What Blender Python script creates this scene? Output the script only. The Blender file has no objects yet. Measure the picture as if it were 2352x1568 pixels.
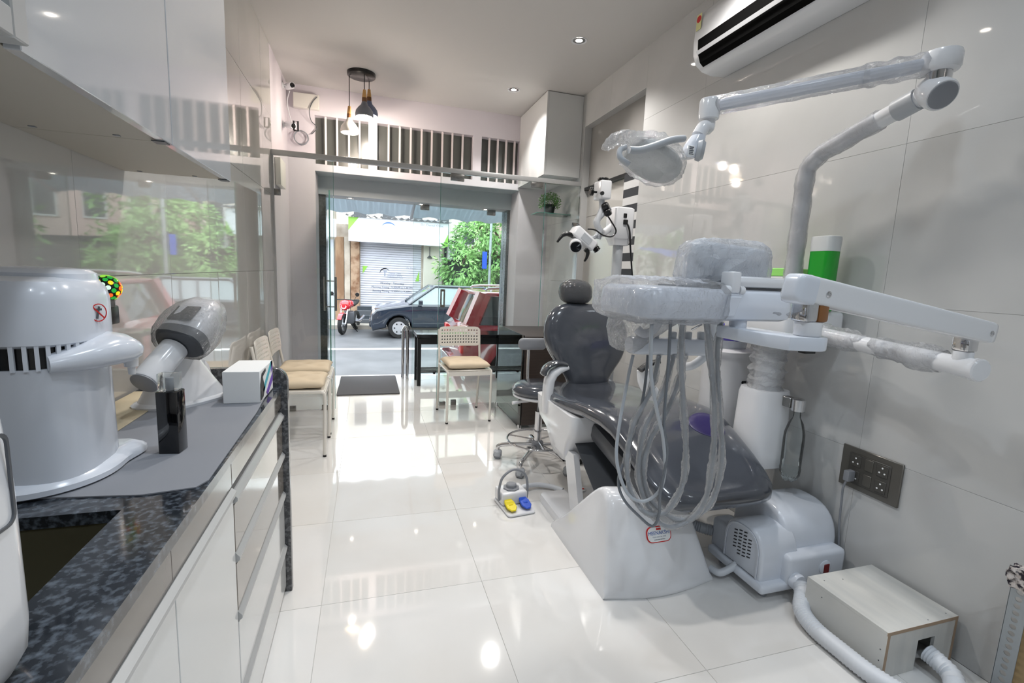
import bpy, bmesh, math, random
from mathutils import Vector as V, Matrix, noise
random.seed(7)
PI = math.pi
SC = bpy.context.scene
COL = SC.collection
# ------------------------------------------------------------------ camera
F, YAW, PITCH, ROLL, CAMH = 1086.84, 0.29867, 0.142876, 0.0439675, 1.26
fw = V((math.sin(YAW)*math.cos(PITCH), math.cos(YAW)*math.cos(PITCH), -math.sin(PITCH)))
r0 = V((math.cos(YAW), -math.sin(YAW), 0)); u0 = r0.cross(fw)
rt = math.cos(ROLL)*r0 + math.sin(ROLL)*u0
up = -math.sin(ROLL)*r0 + math.cos(ROLL)*u0
CAM = V((0, 0, CAMH))
cd = bpy.data.cameras.new('camera'); cam = bpy.data.objects.new('camera', cd); COL.objects.link(cam)
cd.sensor_width = 36; cd.lens = F*36/2352; cd.clip_start = .02; cd.clip_end = 300
cam.matrix_world = Matrix(((rt.x, up.x, -fw.x, 0), (rt.y, up.y, -fw.y, 0), (rt.z, up.z, -fw.z, CAMH), (0, 0, 0, 1)))
SC.camera = cam
def _ray(x, y): return fw + rt*((x-1176)/F) - up*((y-784)/F)
def RX(x, y, v): d = _ray(x, y); return CAM + d*(v/d.x)         # photo measurement -> place on plane X = v
def RY(x, y, v): d = _ray(x, y); return CAM + d*(v/d.y)
def RZ(x, y, v): d = _ray(x, y); return CAM + d*((v-CAMH)/d.z)
# ------------------------------------------------------------------ world, exposure
SKY = 6.6
w = bpy.data.worlds.new('overcast_sky'); SC.world = w; w.use_nodes = True
bg = w.node_tree.nodes['Background']; bg.inputs[0].default_value = (.88, .95, 1, 1); bg.inputs[1].default_value = SKY
SC.view_settings.view_transform = 'Standard'; SC.view_settings.look = 'None'
SC.view_settings.exposure = -0.18; SC.view_settings.gamma = 1; SC.view_settings.use_curve_mapping = False
DOWN_W, PEND_W = 44, 11
# room
XL, XR, ZC, YP, YF, YO, YB = -.735, 1.95, 2.94, 4.33, 5.18, 5.72, -2.6
# ------------------------------------------------------------------ helpers
def lin(h):
    h = h.lstrip('#'); o = []
    for i in (0, 2, 4):
        c = int(h[i:i+2], 16)/255; o.append(c/12.92 if c <= .04045 else ((c+.055)/1.055)**2.4)
    return (o[0], o[1], o[2], 1)
MATS = {}
def mat(name, col, rough=.5, metal=0, coat=0, var=None, bump=None, trans=0, ior=1.5, emis=None, estr=0, spec=.5, sheen=0):
    m = bpy.data.materials.new(name); m.use_nodes = True; nt = m.node_tree; b = nt.nodes['Principled BSDF']
    c = lin(col); b.inputs['Base Color'].default_value = c
    b.inputs['Roughness'].default_value = rough; b.inputs['Metallic'].default_value = metal
    b.inputs['Coat Weight'].default_value = coat; b.inputs['Coat Roughness'].default_value = .04
    b.inputs['Transmission Weight'].default_value = trans; b.inputs['IOR'].default_value = ior
    b.inputs['Specular IOR Level'].default_value = spec
    if emis: b.inputs['Emission Color'].default_value = lin(emis); b.inputs['Emission Strength'].default_value = estr
    if var or bump:
        tc = nt.nodes.new('ShaderNodeTexCoord')
    if var:
        sc, col2, lo, hi = var[:4]
        n = nt.nodes.new('ShaderNodeTexNoise'); n.inputs['Scale'].default_value = sc; n.inputs['Detail'].default_value = 6
        mp = nt.nodes.new('ShaderNodeMapping')
        if len(var) > 4: mp.inputs['Scale'].default_value = var[4]
        nt.links.new(tc.outputs['Object'], mp.inputs[0]); nt.links.new(mp.outputs[0], n.inputs['Vector'])
        r = nt.nodes.new('ShaderNodeValToRGB'); r.color_ramp.elements[0].position = lo; r.color_ramp.elements[1].position = hi
        r.color_ramp.elements[0].color = c; r.color_ramp.elements[1].color = lin(col2)
        nt.links.new(n.outputs[0], r.inputs[0]); nt.links.new(r.outputs[0], b.inputs['Base Color'])
    if bump:
        n = nt.nodes.new('ShaderNodeTexNoise'); n.inputs['Scale'].default_value = bump[0]; n.inputs['Detail'].default_value = 4
        nt.links.new(tc.outputs['Object'], n.inputs['Vector'])
        bp = nt.nodes.new('ShaderNodeBump'); bp.inputs['Strength'].default_value = bump[1]; bp.inputs['Distance'].default_value = bump[2]
        nt.links.new(n.outputs[0], bp.inputs['Height']); nt.links.new(bp.outputs[0], b.inputs['Normal'])
    MATS[name] = m; return m
def thin(name, tint, refl_rough, ior, white=0, bump=None):
    """thin clear sheet: see-through, with Fresnel gloss and a little milky scatter"""
    m = bpy.data.materials.new(name); m.use_nodes = True; nt = m.node_tree; N = nt.nodes; L = nt.links
    N.remove(N['Principled BSDF']); out = N['Material Output']
    t = N.new('ShaderNodeBsdfTransparent'); t.inputs[0].default_value = lin(tint)
    g = N.new('ShaderNodeBsdfGlossy'); g.inputs['Roughness'].default_value = refl_rough; g.inputs[0].default_value = (1, 1, 1, 1)
    fr = N.new('ShaderNodeFresnel'); fr.inputs[0].default_value = ior
    mx = N.new('ShaderNodeMixShader'); L.new(fr.outputs[0], mx.inputs[0])
    a = t.outputs[0]
    if white:
        d = N.new('ShaderNodeBsdfDiffuse'); d.inputs[0].default_value = (.95, .96, .97, 1)
        tr = N.new('ShaderNodeBsdfTranslucent'); tr.inputs[0].default_value = (.95, .96, .97, 1)
        ad = N.new('ShaderNodeMixShader'); ad.inputs[0].default_value = .5; L.new(d.outputs[0], ad.inputs[1]); L.new(tr.outputs[0], ad.inputs[2])
        m2 = N.new('ShaderNodeMixShader'); m2.inputs[0].default_value = white; L.new(t.outputs[0], m2.inputs[1]); L.new(ad.outputs[0], m2.inputs[2]); a = m2.outputs[0]
    L.new(a, mx.inputs[1]); L.new(g.outputs[0], mx.inputs[2]); L.new(mx.outputs[0], out.inputs[0])
    if bump:
        tc = N.new('ShaderNodeTexCoord'); n = N.new('ShaderNodeTexNoise'); n.inputs['Scale'].default_value = bump[0]; n.inputs['Detail'].default_value = 3
        n.inputs['Distortion'].default_value = 1.5
        L.new(tc.outputs['Object'], n.inputs['Vector'])
        bp = N.new('ShaderNodeBump'); bp.inputs['Strength'].default_value = bump[1]; bp.inputs['Distance'].default_value = bump[2]
        L.new(n.outputs[0], bp.inputs['Height']); L.new(bp.outputs[0], g.inputs['Normal']); L.new(bp.outputs[0], fr.inputs['Normal'])
    MATS[name] = m; return m
OFF = {}
def BM(): return bmesh.new()
def obj(name, bm, m, parent=None, smooth=40, label=None, origin=None):
    bmesh.ops.recalc_face_normals(bm, faces=bm.faces[:])
    if parent is not None: off = OFF.get(parent.name, V((0, 0, 0)))
    else:
        if origin is None:
            xs = [v.co.x for v in bm.verts]; ys = [v.co.y for v in bm.verts]; zs = [v.co.z for v in bm.verts]
            off = V(((min(xs)+max(xs))/2, (min(ys)+max(ys))/2, min(zs)))
        else: off = V(origin)
    for v in bm.verts: v.co -= off
    me = bpy.data.meshes.new(name); bm.to_mesh(me); bm.free()
    if m: me.materials.append(MATS[m] if isinstance(m, str) else m)
    if smooth:
        for p in me.polygons: p.use_smooth = True
        me.set_sharp_from_angle(angle=math.radians(smooth))
    o = bpy.data.objects.new(name, me); COL.objects.link(o)
    if parent is not None: o.parent = parent
    else: o.location = off
    OFF[o.name] = off.copy()
    if label: o['label'] = label
    return o
def thing(name, label, cat, loc=(0, 0, 0), group=None):
    o = bpy.data.objects.new(name, None); COL.objects.link(o); o.location = loc; o.empty_display_size = .05
    OFF[o.name] = V(loc); o['label'] = label; o['category'] = cat
    if group: o['group'] = group
    return o
def tag(o, label, cat, group=None):
    o['label'] = label; o['category'] = cat
    if group: o['group'] = group
    return o
def struct(o, label=None):
    o['kind'] = 'structure'
    if label: o['label'] = label
    return o
def stuff(o): o['kind'] = 'stuff'; return o
def box(bm, lo, hi, bev=0, seg=2, mtx=None):
    lo = V(lo); hi = V(hi); c = (lo+hi)/2; s = hi-lo
    r = bmesh.ops.create_cube(bm, size=1, matrix=Matrix.Translation(c) @ Matrix.Diagonal((s.x, s.y, s.z, 1)))
    vs = r['verts']
    if bev:
        es = list({e for v in vs for e in v.link_edges})
        q = bmesh.ops.bevel(bm, geom=es, offset=bev, segments=seg, profile=.5, affect='EDGES')
        vs = list({v for f in q['faces'] for v in f.verts})
    if mtx is not None:
        bmesh.ops.transform(bm, matrix=mtx, verts=vs)
    return vs
def rot_about(p, axis, ang): return Matrix.Translation(V(p)) @ Matrix.Rotation(ang, 4, axis) @ Matrix.Translation(-V(p))
def prism(bm, pts, a, b, axis='z', bev=0, seg=2):
    """2D outline extruded between a and b along axis. pts in the two other axes in order"""
    def mk(p, t): return {'z': V((p[0], p[1], t)), 'y': V((p[0], t, p[1])), 'x': V((t, p[0], p[1]))}[axis]
    A = [bm.verts.new(mk(p, a)) for p in pts]; B = [bm.verts.new(mk(p, b)) for p in pts]; n = len(pts)
    fs = [bm.faces.new(A[::-1]), bm.faces.new(B)]
    for i in range(n): fs.append(bm.faces.new((A[i], A[(i+1) % n], B[(i+1) % n], B[i])))
    if bev:
        es = list(set(fs[0].edges[:]+fs[1].edges[:]))
        bmesh.ops.recalc_face_normals(bm, faces=fs)
        bmesh.ops.bevel(bm, geom=es, offset=bev, segments=seg, profile=.5, affect='EDGES', clamp_overlap=True)
    return A+B
def rrect(x0, x1, y0, y1, r, n=5):
    o = []
    for cx, cy, a0 in ((x1-r, y1-r, 0), (x0+r, y1-r, 90), (x0+r, y0+r, 180), (x1-r, y0+r, 270)):
        for i in range(n+1):
            a = math.radians(a0+90*i/n); o.append((cx+r*math.cos(a), cy+r*math.sin(a)))
    return o
def smoothp(pts, n=6):
    pts = [V(p) for p in pts]; o = []
    for i in range(len(pts)-1):
        p0 = pts[max(i-1, 0)]; p1 = pts[i]; p2 = pts[i+1]; p3 = pts[min(i+2, len(pts)-1)]
        for k in range(n):
            t = k/n; o.append(.5*((2*p1)+(p2-p0)*t+(2*p0-5*p1+4*p2-p3)*t*t+(3*p1-p0-3*p2+p3)*t**3))
    o.append(pts[-1]); return o
def tube(bm, pts, r, n=10, sm=0, cap=True, flat=None, ref=None):
    pts = smoothp(pts, sm) if sm else [V(p) for p in pts]
    rings = []; nrm = None
    for i, p in enumerate(pts):
        d = (pts[min(i+1, len(pts)-1)]-pts[max(i-1, 0)]).normalized()
        if nrm is None:
            a = V(ref) if ref else (V((0, 0, 1)) if abs(d.z) < .9 else V((1, 0, 0)))
            nrm = (a-d*a.dot(d)).normalized()
        else: nrm = (nrm-d*nrm.dot(d)).normalized()
        bi = d.cross(nrm)
        rr = r(i/(len(pts)-1)) if callable(r) else r
        a_, b_ = (rr, rr) if flat is None else (rr*flat[0], rr*flat[1])
        rings.append([bm.verts.new(p+nrm*(a_*math.cos(2*PI*k/n))+bi*(b_*math.sin(2*PI*k/n))) for k in range(n)])
    for A, B in zip(rings, rings[1:]):
        for k in range(n): bm.faces.new((A[k], A[(k+1) % n], B[(k+1) % n], B[k]))
    if cap: bm.faces.new(rings[0][::-1]); bm.faces.new(rings[-1])
    return [v for R_ in rings for v in R_]
def lathe(bm, prof, c=(0, 0, 0), n=24, axis=(0, 0, 1), cap=True, a0=0, a1=2*PI):
    """prof: list of (radius, height) along axis from c"""
    M = V((0, 0, 1)).rotation_difference(V(axis).normalized()).to_matrix().to_4x4(); M = Matrix.Translation(V(c)) @ M
    rings = []; full = abs(a1-a0-2*PI) < 1e-6; m = n if full else n+1
    for r, h in prof:
        rings.append([bm.verts.new(M @ V((max(r, 1e-5)*math.cos(a0+(a1-a0)*k/n), max(r, 1e-5)*math.sin(a0+(a1-a0)*k/n), h))) for k in range(m)])
    for A, B in zip(rings, rings[1:]):
        for k in range(n if full else n): 
            j = (k+1) % m if full else k+1
            if j < m: bm.faces.new((A[k], A[j], B[j], B[k]))
    if cap and full:
        bm.faces.new(rings[0][::-1]); bm.faces.new(rings[-1])
    return [v for R_ in rings for v in R_]
def cyl(bm, a, b, r, n=16, bev=0):
    a = V(a); b = V(b); h = (b-a).length
    if bev: prof = [(r-bev, 0), (r-bev*.3, bev*.3), (r, bev), (r, h-bev), (r-bev*.3, h-bev*.3), (r-bev, h)]
    else: prof = [(r, 0), (r, h)]
    return lathe(bm, prof, a, n, b-a)
def loft(bm, rings, cap=True, closed=True):
    R_ = [[bm.verts.new(V(p)) for p in ring] for ring in rings]; n = len(R_[0])
    for A, B in zip(R_, R_[1:]):
        for k in range(n if closed else n-1): bm.faces.new((A[k], A[(k+1) % n], B[(k+1) % n], B[k]))
    if cap and closed: bm.faces.new(R_[0][::-1]); bm.faces.new(R_[-1])
    return [v for q in R_ for v in q]
def sell(cx, cy, a, b, p=3, n=24):
    o = []
    for k in range(n):
        t = 2*PI*k/n; c, s = math.cos(t), math.sin(t)
        o.append((cx+a*math.copysign(abs(c)**(2/p), c), cy+b*math.copysign(abs(s)**(2/p), s)))
    return o
def pillow(bm, outline, M, hf, hb, k=8, p=3.2):
    """outline in local XZ of M (x right, z up), puffed to +hf toward -Y local and hb toward +Y"""
    cx = sum(q[0] for q in outline)/len(outline); cz = sum(q[1] for q in outline)/len(outline); rings = []
    for i in range(2*k+1):
        a = -PI/2+PI*i/(2*k); s = max(math.cos(a), 0)**(2/p); h = math.copysign(abs(math.sin(a))**(2/p), math.sin(a))
        s = max(s, .03); d = -hf*h if h > 0 else -hb*h
        rings.append([M @ V((cx+(q[0]-cx)*s, d, cz+(q[1]-cz)*s)) for q in outline])
    return loft(bm, rings)
def crinkle(bm, vs, amp, sc, seed=0):
    for v in vs:
        p = v.co+V((seed, seed*2, seed*3)); n = noise.noise_vector(p*sc); n2 = noise.noise_vector(p*sc*2.3); n3 = noise.noise_vector(p*sc*5.1)
        v.co += V([(1-2.4*abs(a))*.55+b*.55+c*.35 for a, b, c in zip(n, n2, n3)])*amp
def copy_tree(o, parent=None):
    c = o.copy(); COL.objects.link(c); c.parent = parent; OFF[c.name] = V((0, 0, 0))
    for ch in list(o.children): copy_tree(ch, c)
    return c
def text(name, s, size, m, M, parent, ext=.0006, align='CENTER', label=None):
    cu = bpy.data.curves.new(name, 'FONT'); cu.body = s; cu.size = size; cu.extrude = ext; cu.align_x = align; cu.align_y = 'CENTER'
    tmp = bpy.data.objects.new('tmp_text', cu); COL.objects.link(tmp)
    dg = bpy.context.evaluated_depsgraph_get(); dg.update(); me = bpy.data.meshes.new_from_object(tmp.evaluated_get(dg))
    bpy.data.objects.remove(tmp); bpy.data.curves.remove(cu)
    bm = BM(); bm.from_mesh(me); bpy.data.meshes.remove(me); bm.transform(M)
    return stuff(obj(name, bm, m, parent, smooth=0, label=label))
# ------------------------------------------------------------------ materials
mat('wall_tile', '#c4c4c3', .035, var=(2.2, '#bcbcbb', .35, .7), coat=.3, spec=.6)
mat('wall_back', '#c2c2c1', .6)
mat('tile_left', '#c4c2be', .03, var=(2, '#bcbab7', .35, .7), coat=.5, spec=.8)
mat('grout', '#c6c4c1', .8)
mat('floor_tile', '#e6e5e3', .055, var=(1.6, '#dfdcd8', .4, .7), coat=.5, spec=.6)
mat('ceiling_paint', '#cfccc9', .7)
mat('pink_paint', '#dad3d9', .6)
mat('soffit_paint', '#bcc3c8', .45)
mat('granite_jamb', '#4d5254', .18, var=(60, '#5d6264', .4, .6))
thin('clear_glass', '#f7fbfa', .0, 1.38)
thin('smoked_glass', '#4a4f4d', .01, 1.5)
mat('glass_edge', '#5f9a8d', .1, trans=.3)
mat('alu', '#bfc0c0', .4, .35)
mat('chrome', '#d6d6d8', .08, 1)
mat('steel', '#9b9a97', .25, 1)
mat('white_plastic', '#e4e5e8', .16, coat=.3)
mat('white_matte', '#dedede', .5)
mat('bluish_white', '#d8dde6', .2, coat=.3)
mat('white_lam', '#c3c5c8', .06, coat=.8)
mat('white_lam_low', '#d9dad9', .12, coat=.4)
mat('drawer_reflection', '#8a8279', .08, coat=.6); mat('apron_lam', '#6c655e', .12, coat=.5)  # first one: brown reflections painted into the colour of the upper two drawers
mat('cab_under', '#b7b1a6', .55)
mat('granite', '#20242a', .12, var=(85, '#5d656f', .46, .70), coat=.3)
mat('granite_edge', '#3b3c3f', .2, var=(90, '#6a6b6d', .45, .62))
mat('mat_grey', '#85888f', .75)
mat('black_plastic', '#111214', .3)
mat('black_gloss', '#08090d', .06, coat=.5)
mat('rubber', '#1a1b1c', .7)
mat('dark_grey', '#53565b', .35)
mat('mid_grey', '#8b8e94', .4)
mat('light_grey', '#b4b8bd', .4)
mat('upholstery', '#42464e', .14, coat=.7, bump=(14, .12, .01))
mat('upholstery_wrap', '#3e4147', .1, coat=1, bump=(30, .6, .01))
mat('purple_pad', '#2b2356', .3)
mat('purple_bowl', '#3a1fae', .12, coat=.5)
mat('yellow', '#e8d400', .35)
mat('blue', '#1d4fc0', .35)
mat('red', '#c81e1e', .4)
mat('cable_grey', '#8d9096', .45)
mat('hose_grey', '#b3b8be', .4)
mat('hose_dark', '#6f747b', .4)
mat('hose_white', '#d4d8de', .45)
thin('wrap', '#fefeff', .12, 1.38, .2, (110, 1.0, .006))
thin('wrap_clear', '#fdfdfe', .1, 1.42, .03, (120, 1.0, .006))
thin('wrap_milky', '#fbfcfd', .14, 1.38, .4, (100, 1.0, .006))
thin('clear_plastic', '#f6f9f9', .03, 1.28, .1)
mat('cream_metal', '#e4e0d8', .3, coat=.2)
mat('cushion', '#d8c7ad', .85, bump=(300, .2, .001))
mat('brown_desk', '#2e2622', .3, var=(6, '#3a302b', .3, .7, (1, 1, 14)))
mat('doormat', '#5b5a5c', .95, bump=(250, .6, .003))
mat('box_board', '#d3d2cd', .45, var=(4, '#c2c3c1', .3, .75, (6, 1, 1)))
mat('ply_edge', '#a8927c', .7)
mat('grey_plate', '#6d6a64', .3, .5)
mat('socket_dark', '#4a4844', .35)
mat('brass', '#b98b3e', .3, .9)
mat('brown_block', '#8a5a2c', .35, coat=.3)
mat('wood_pale', '#c79a5d', .5); mat('wood_dark', '#6d4726', .5)
mat('lamp_white', '#e9e4da', .4); mat('lamp_grey', '#7a7d86', .4); mat('lamp_blue', '#66708a', .4)
mat('glow_warm', '#fff0d8', .4, emis='#ffe3bd', estr=26)
mat('glow_white', '#ffffff', .4, emis='#fff4e6', estr=30)
mat('green_liquid', '#149a25', .2, coat=.4)
mat('green_label', '#2f9e3f', .35)
mat('lime', '#8ed46a', .4)
mat('white_translucent', '#e3e6e6', .3, trans=.25)
mat('dark_glass', '#585a57', .25, coat=.4)
mat('grille_white', '#e2d6d6', .5)
mat('recess_glass', '#8d8b88', .07, coat=.8)
mat('recess_light', '#b9b6b1', .08, coat=.6)
mat('blind_dark', '#2c2e33', .7); mat('blind_white', '#c9c9c9', .7)
mat('leaf', '#3d6b2e', .5, var=(3, '#6a9c45', .35, .65)); mat('leaf2', '#5a8a48', .5, var=(1.2, '#a5cf80', .35, .62))
mat('bark', '#6b5744', .9, var=(8, '#4a3d31', .3, .7))
mat('asphalt', '#525457', .5, var=(1.2, '#66686b', .35, .7), bump=(150, .4, .004))
mat('road_paint', '#e6e6e4', .6)
mat('kerb', '#a39d94', .8)
mat('concrete', '#b7aea2', .85, var=(2.5, '#978b7d', .35, .7))
mat('pillar_wood', '#a98e72', .8, var=(3, '#7b5d45', .4, .65, (1, 1, .3)))
mat('brown_rust', '#76563f', .85, var=(4, '#a58c75', .4, .6))
mat('sign_white', '#e3e6ee', .5); mat('sign_green', '#86bd4a', .5); mat('sign_blue', '#5d7fb8', .5)
mat('shutter', '#c9cbd6', .45, .1)
mat('print_dark', '#3c4250', .6); mat('print_grey', '#8a90a0', .6)
mat('corrugated', '#8d9196', .5, .3)
mat('awning', '#a9b4bb', .5)
mat('car_blue', '#1e2836', .15, coat=1); mat('car_red', '#8e1f2a', .15, coat=1); mat('car_silver', '#b9bec4', .2, .4, coat=1)
mat('car_glass', '#2b3236', .04, coat=1); mat('car_glass_lit', '#8a979c', .06, coat=1)  # second one: bright reflection painted into the glass colour as a paler tone
mat('tail_red', '#d21f26', .15, coat=.6); mat('headlamp', '#dfe4e8', .08, coat=.8)
mat('hub', '#c6c9cd', .3, .6)
mat('moto_red', '#c21f2c', .2, coat=.8)
mat('tarp_blue', '#2a72d8', .5, bump=(6, .8, .05))
mat('tarp_white', '#dfe3e6', .6)
mat('wall_pinkish', '#cdb0a8', .8); mat('wall_pale', '#cfcac0', .8); mat('wall_cyan', '#9db4b8', .8)
mat('window_dark', '#3c4248', .2)
mat('card', '#b49b74', .8); mat('weave', '#c9bb9f', .8)
mat('galv', '#a8aeb2', .4, .6)
mat('paper', '#eceded', .7)
mat('label_yellow', '#d8d59a', .5)
mat('sink_steel', '#6f6b57', .25, .6)
# ------------------------------------------------------------------ structure
def piece(name, lo, hi, m, parent, bev=0, cache={}):
    """one tile/plank as its own child; alike pieces share mesh data"""
    lo = V(lo); hi = V(hi); s = hi-lo; key = (round(s.x, 3), round(s.y, 3), round(s.z, 3), m, bev); c = (lo+hi)/2
    if key not in cache:
        bm = BM(); box(bm, -s/2, s/2, bev, 1); me = bpy.data.meshes.new(name); bm.to_mesh(me); bm.free(); me.materials.append(MATS[m]); cache[key] = me
    o = bpy.data.objects.new(name, cache[key]); COL.objects.link(o); o.parent = parent; o.location = c-OFF[parent.name]
    OFF[o.name] = OFF[parent.name].copy(); return o
def cuts(a, b, start, pitch):
    k = math.ceil((a-start)/pitch+1e-6); o = [a]
    while start+k*pitch < b-1e-6:
        if start+k*pitch-o[-1] > .02: o.append(start+k*pitch)
        k += 1
    if b-o[-1] < .02 and len(o) > 1: o[-1] = b
    else: o.append(b)
    return o
# floor
bm = BM(); box(bm, (XL-.2, YB-.2, -.25), (XR+.2, YO, -.0025)); fl = struct(obj('floor', bm, 'grout', smooth=0, origin=(0, 0, 0)), 'white polished tiled floor')
xs = cuts(XL, XR, -.167, .6155); ys = cuts(YB, YO, 1.735, .61)
for a, b in zip(xs, xs[1:]):
    for c, d in zip(ys, ys[1:]): piece('floor_tile', (a+.0008, c+.0008, -.012), (b-.0008, d-.0008, 0), 'floor_tile', fl, .0006)
# ceiling
bm = BM(); box(bm, (XL-.2, YB-.2, ZC), (XR+.2, YO, ZC+.2)); struct(obj('ceiling', bm, 'ceiling_paint', smooth=0))
# left wall
bm = BM(); box(bm, (XL-.2, YB-.2, 0), (XL-.007, YO, ZC)); wl = struct(obj('wall_left', bm, 'grout', smooth=0, origin=(XL, 0, 0)), 'glossy tiled side wall')
for a, b in zip(*(lambda q: (q, q[1:]))(cuts(YB, YP+.02, 1.56, .61))):
    for c, d in zip(*(lambda q: (q, q[1:]))([0, .6, 1.2, 1.8, 2.4, ZC])):
        t = piece('wall_tile', (XL-.007, a+.0008, c+.0008), (XL, b-.0008, d-.0008), 'tile_left', wl, .0006)
        t.rotation_euler = (0, random.uniform(-.0015, .0015), random.uniform(-.0022, .0022))
piece('wall_panel', (XL-.007, YP+.022, 0), (XL, YF, ZC), 'pink_paint', wl)
# right wall with window recess
RY0, RY1, RZ0, RZ1 = 3.27, 4.30, .95, 2.645
bm = BM(); box(bm, (XR+.09, YB-.2, 0), (XR+.3, YO, ZC))
box(bm, (XR+.007, YB-.2, 0), (XR+.09, RY0, ZC)); box(bm, (XR+.007, RY1, 0), (XR+.09, YO, ZC)); box(bm, (XR+.007, RY0, 0), (XR+.09, RY1, RZ0)); box(bm, (XR+.007, RY0, RZ1), (XR+.09, RY1, ZC))
wr = struct(obj('wall_right', bm, 'wall_back', smooth=0, origin=(XR, 0, 0)), 'glossy pale grey tiled wall')
zz = [0, .595, 1.2, 1.81, 2.42, ZC]
def tiles_r(y0, y1, z0, z1):
    q = cuts(y0, y1, 1.375, 1.22); zs = [z0]+[z for z in zz if z0+.02 < z < z1-.02]+[z1]
    for a, b in zip(q, q[1:]):
        for c, d in zip(zs, zs[1:]):
            t = piece('wall_tile', (XR, a+.0004, c+.0004), (XR+.007, b-.0004, d-.0004), 'wall_tile', wr, .0005)
tiles_r(YB, RY0, 0, ZC); tiles_r(RY0, RY1, 0, RZ0); tiles_r(RY0, RY1, RZ1, ZC); tiles_r(RY1, YF, 0, ZC)
# back wall
bm = BM(); box(bm, (XL-.2, YB-.2, 0), (XR+.2, YB, ZC)); struct(obj('wall_back', bm, 'wall_back', smooth=0))
# window recess in the right wall
wn = bpy.data.objects.new('window_4', None); COL.objects.link(wn); wn.location = (XR, 3.8, RZ0); OFF['window_4'] = V(wn.location); struct(wn, 'shallow wall recess with grey glass panels and striped blind')
bm = BM(); box(bm, (XR+.07, RY0, 2.1), (XR+.085, RY1, RZ1)); obj('upper_panel', bm, 'recess_glass', wn, 0)
bm = BM(); box(bm, (XR+.07, 3.56, 1.83), (XR+.085, RY1, 2.07)); obj('lower_panel', bm, 'recess_light', wn, 0)
bm = BM(); box(bm, (XR+.07, 3.56, RZ0), (XR+.085, RY1, 1.827)); obj('lower_panel', bm, 'recess_light', wn, 0)
bm = BM(); box(bm, (XR+.03, RY0, 2.072), (XR+.085, RY1, 2.098)); obj('rail', bm, 'black_plastic', wn, 0)
bm = BM(); box(bm, (XR+.05, RY0, RZ0), (XR+.085, 3.56, 2.07)); obj('window_pane', bm, 'blind_dark', wn, 0)
for k in range(9): piece('blind_strip', (XR+.02, RY0+.01, RZ0+.01+k*.125), (XR+.026, 3.53, RZ0+.07+k*.125), 'blind_white', wn); piece('blind_strip', (XR+.02, RY0+.01, RZ0+.072+k*.125), (XR+.026, 3.53, RZ0+.133+k*.125), 'blind_dark', wn)
# front wall
DX0, DX1, DZ = -.494, 1.60, 2.17
bm = BM()
box(bm, (XL-.2, YF, 0), (DX0, YO, ZC)); box(bm, (DX1, YF, 0), (XR+.2, YO, ZC)); box(bm, (DX0, YF, DZ), (DX1, YO, 2.235)); box(bm, (DX0, YF, 2.685), (DX1, YO, ZC))
box(bm, (.005, YF, 2.235), (.09, YO, 2.685)); box(bm, (1.07, YF, 2.235), (1.16, YO, 2.685)); box(bm, (1.59, YF, 2.235), (1.6, YO, 2.685))
wf = struct(obj('wall_front', bm, 'pink_paint', smooth=0), 'pink-white painted street wall with barred fanlights over the doorway')
for k, (a, b, xs_) in enumerate(((DX0, .005, [-.395, -.29, -.18, -.08]), (.09, 1.07, [.2, .31, .42, .53, .635, .745, .85, .96]), (1.16, 1.59, [1.25, 1.345, 1.44, 1.535]))):
    wn = bpy.data.objects.new('window_%d' % (k+1), None); COL.objects.link(wn); wn.location = ((a+b)/2, YF, 2.235); OFF[wn.name] = V(wn.location); struct(wn)
    bm = BM(); box(bm, (a, YF+.09, 2.235), (b, YF+.1, 2.685)); obj('window_pane', bm, 'dark_glass', wn, 0)
    for x in xs_: piece('window_bar', (x-.009, YF+.02, 2.235), (x+.009, YF+.038, 2.685), 'grille_white', wn)
# deep doorway: lintel box, dark stone jambs, soffit spots
bm = BM(); box(bm, (DX0, 5.46, 1.99), (DX1, YO, DZ)); struct(obj('trim_1', bm, 'soffit_paint', smooth=0), 'grey lintel box above the entrance')
bm = BM(); box(bm, (DX0, 5.5, 0), (-.425, YO, 1.99)); struct(obj('trim_2', bm, 'granite_jamb', smooth=0), 'dark stone jamb on the left of the entrance')
bm = BM(); box(bm, (1.565, 5.5, 0), (DX1, YO, 1.99)); struct(obj('trim_3', bm, 'granite_jamb', smooth=0), 'dark stone jamb on the right of the entrance')
bm = BM(); box(bm, (DX0+.0005, YF+.002, DZ-.003), (DX1-.0005, 5.46, DZ)); struct(obj('trim_4', bm, 'soffit_paint', smooth=0), 'grey soffit of the deep doorway')
# glass partition
ZH = 2.11
bm = BM(); box(bm, (XL, YP-.02, ZH), (XR, YP+.02, 2.15), .003); struct(obj('trim_5', bm, 'alu'), 'aluminium header rail of the glass partition')
bm = BM(); box(bm, (XL, YP-.014, 0), (XL+.014, YP+.014, ZH)); struct(obj('trim_6', bm, 'alu', smooth=0), 'aluminium wall channel of the glass partition')
def pane(n, x0, x1, edges, label, door=False):
    w_ = bpy.data.objects.new(('door_%d' if door else 'window_%d') % n, None); COL.objects.link(w_); w_.location = ((x0+x1)/2, YP, 0); OFF[w_.name] = V(w_.location); struct(w_, label)
    bm = BM(); box(bm, (x0, YP-.005, .006), (x1, YP+.005, ZH-.002)); obj('glass_pane', bm, 'clear_glass', w_, 0)
    for x in edges: bm = BM(); box(bm, (x-.0015, YP-.0055, .006), (x+.0015, YP+.0055, ZH-.002)); obj('glass_edge', bm, 'glass_edge', w_, 0)
    return w_
pa = pane(5, XL+.014, -.275, [-.275], 'fixed clear glass pane of the partition beside the chairs')
for x in (-.62, -.36): bm = BM(); box(bm, (x-.025, YP-.012, 0), (x+.025, YP+.012, .045), .002); obj('clamp', bm, 'steel', pa)
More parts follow.
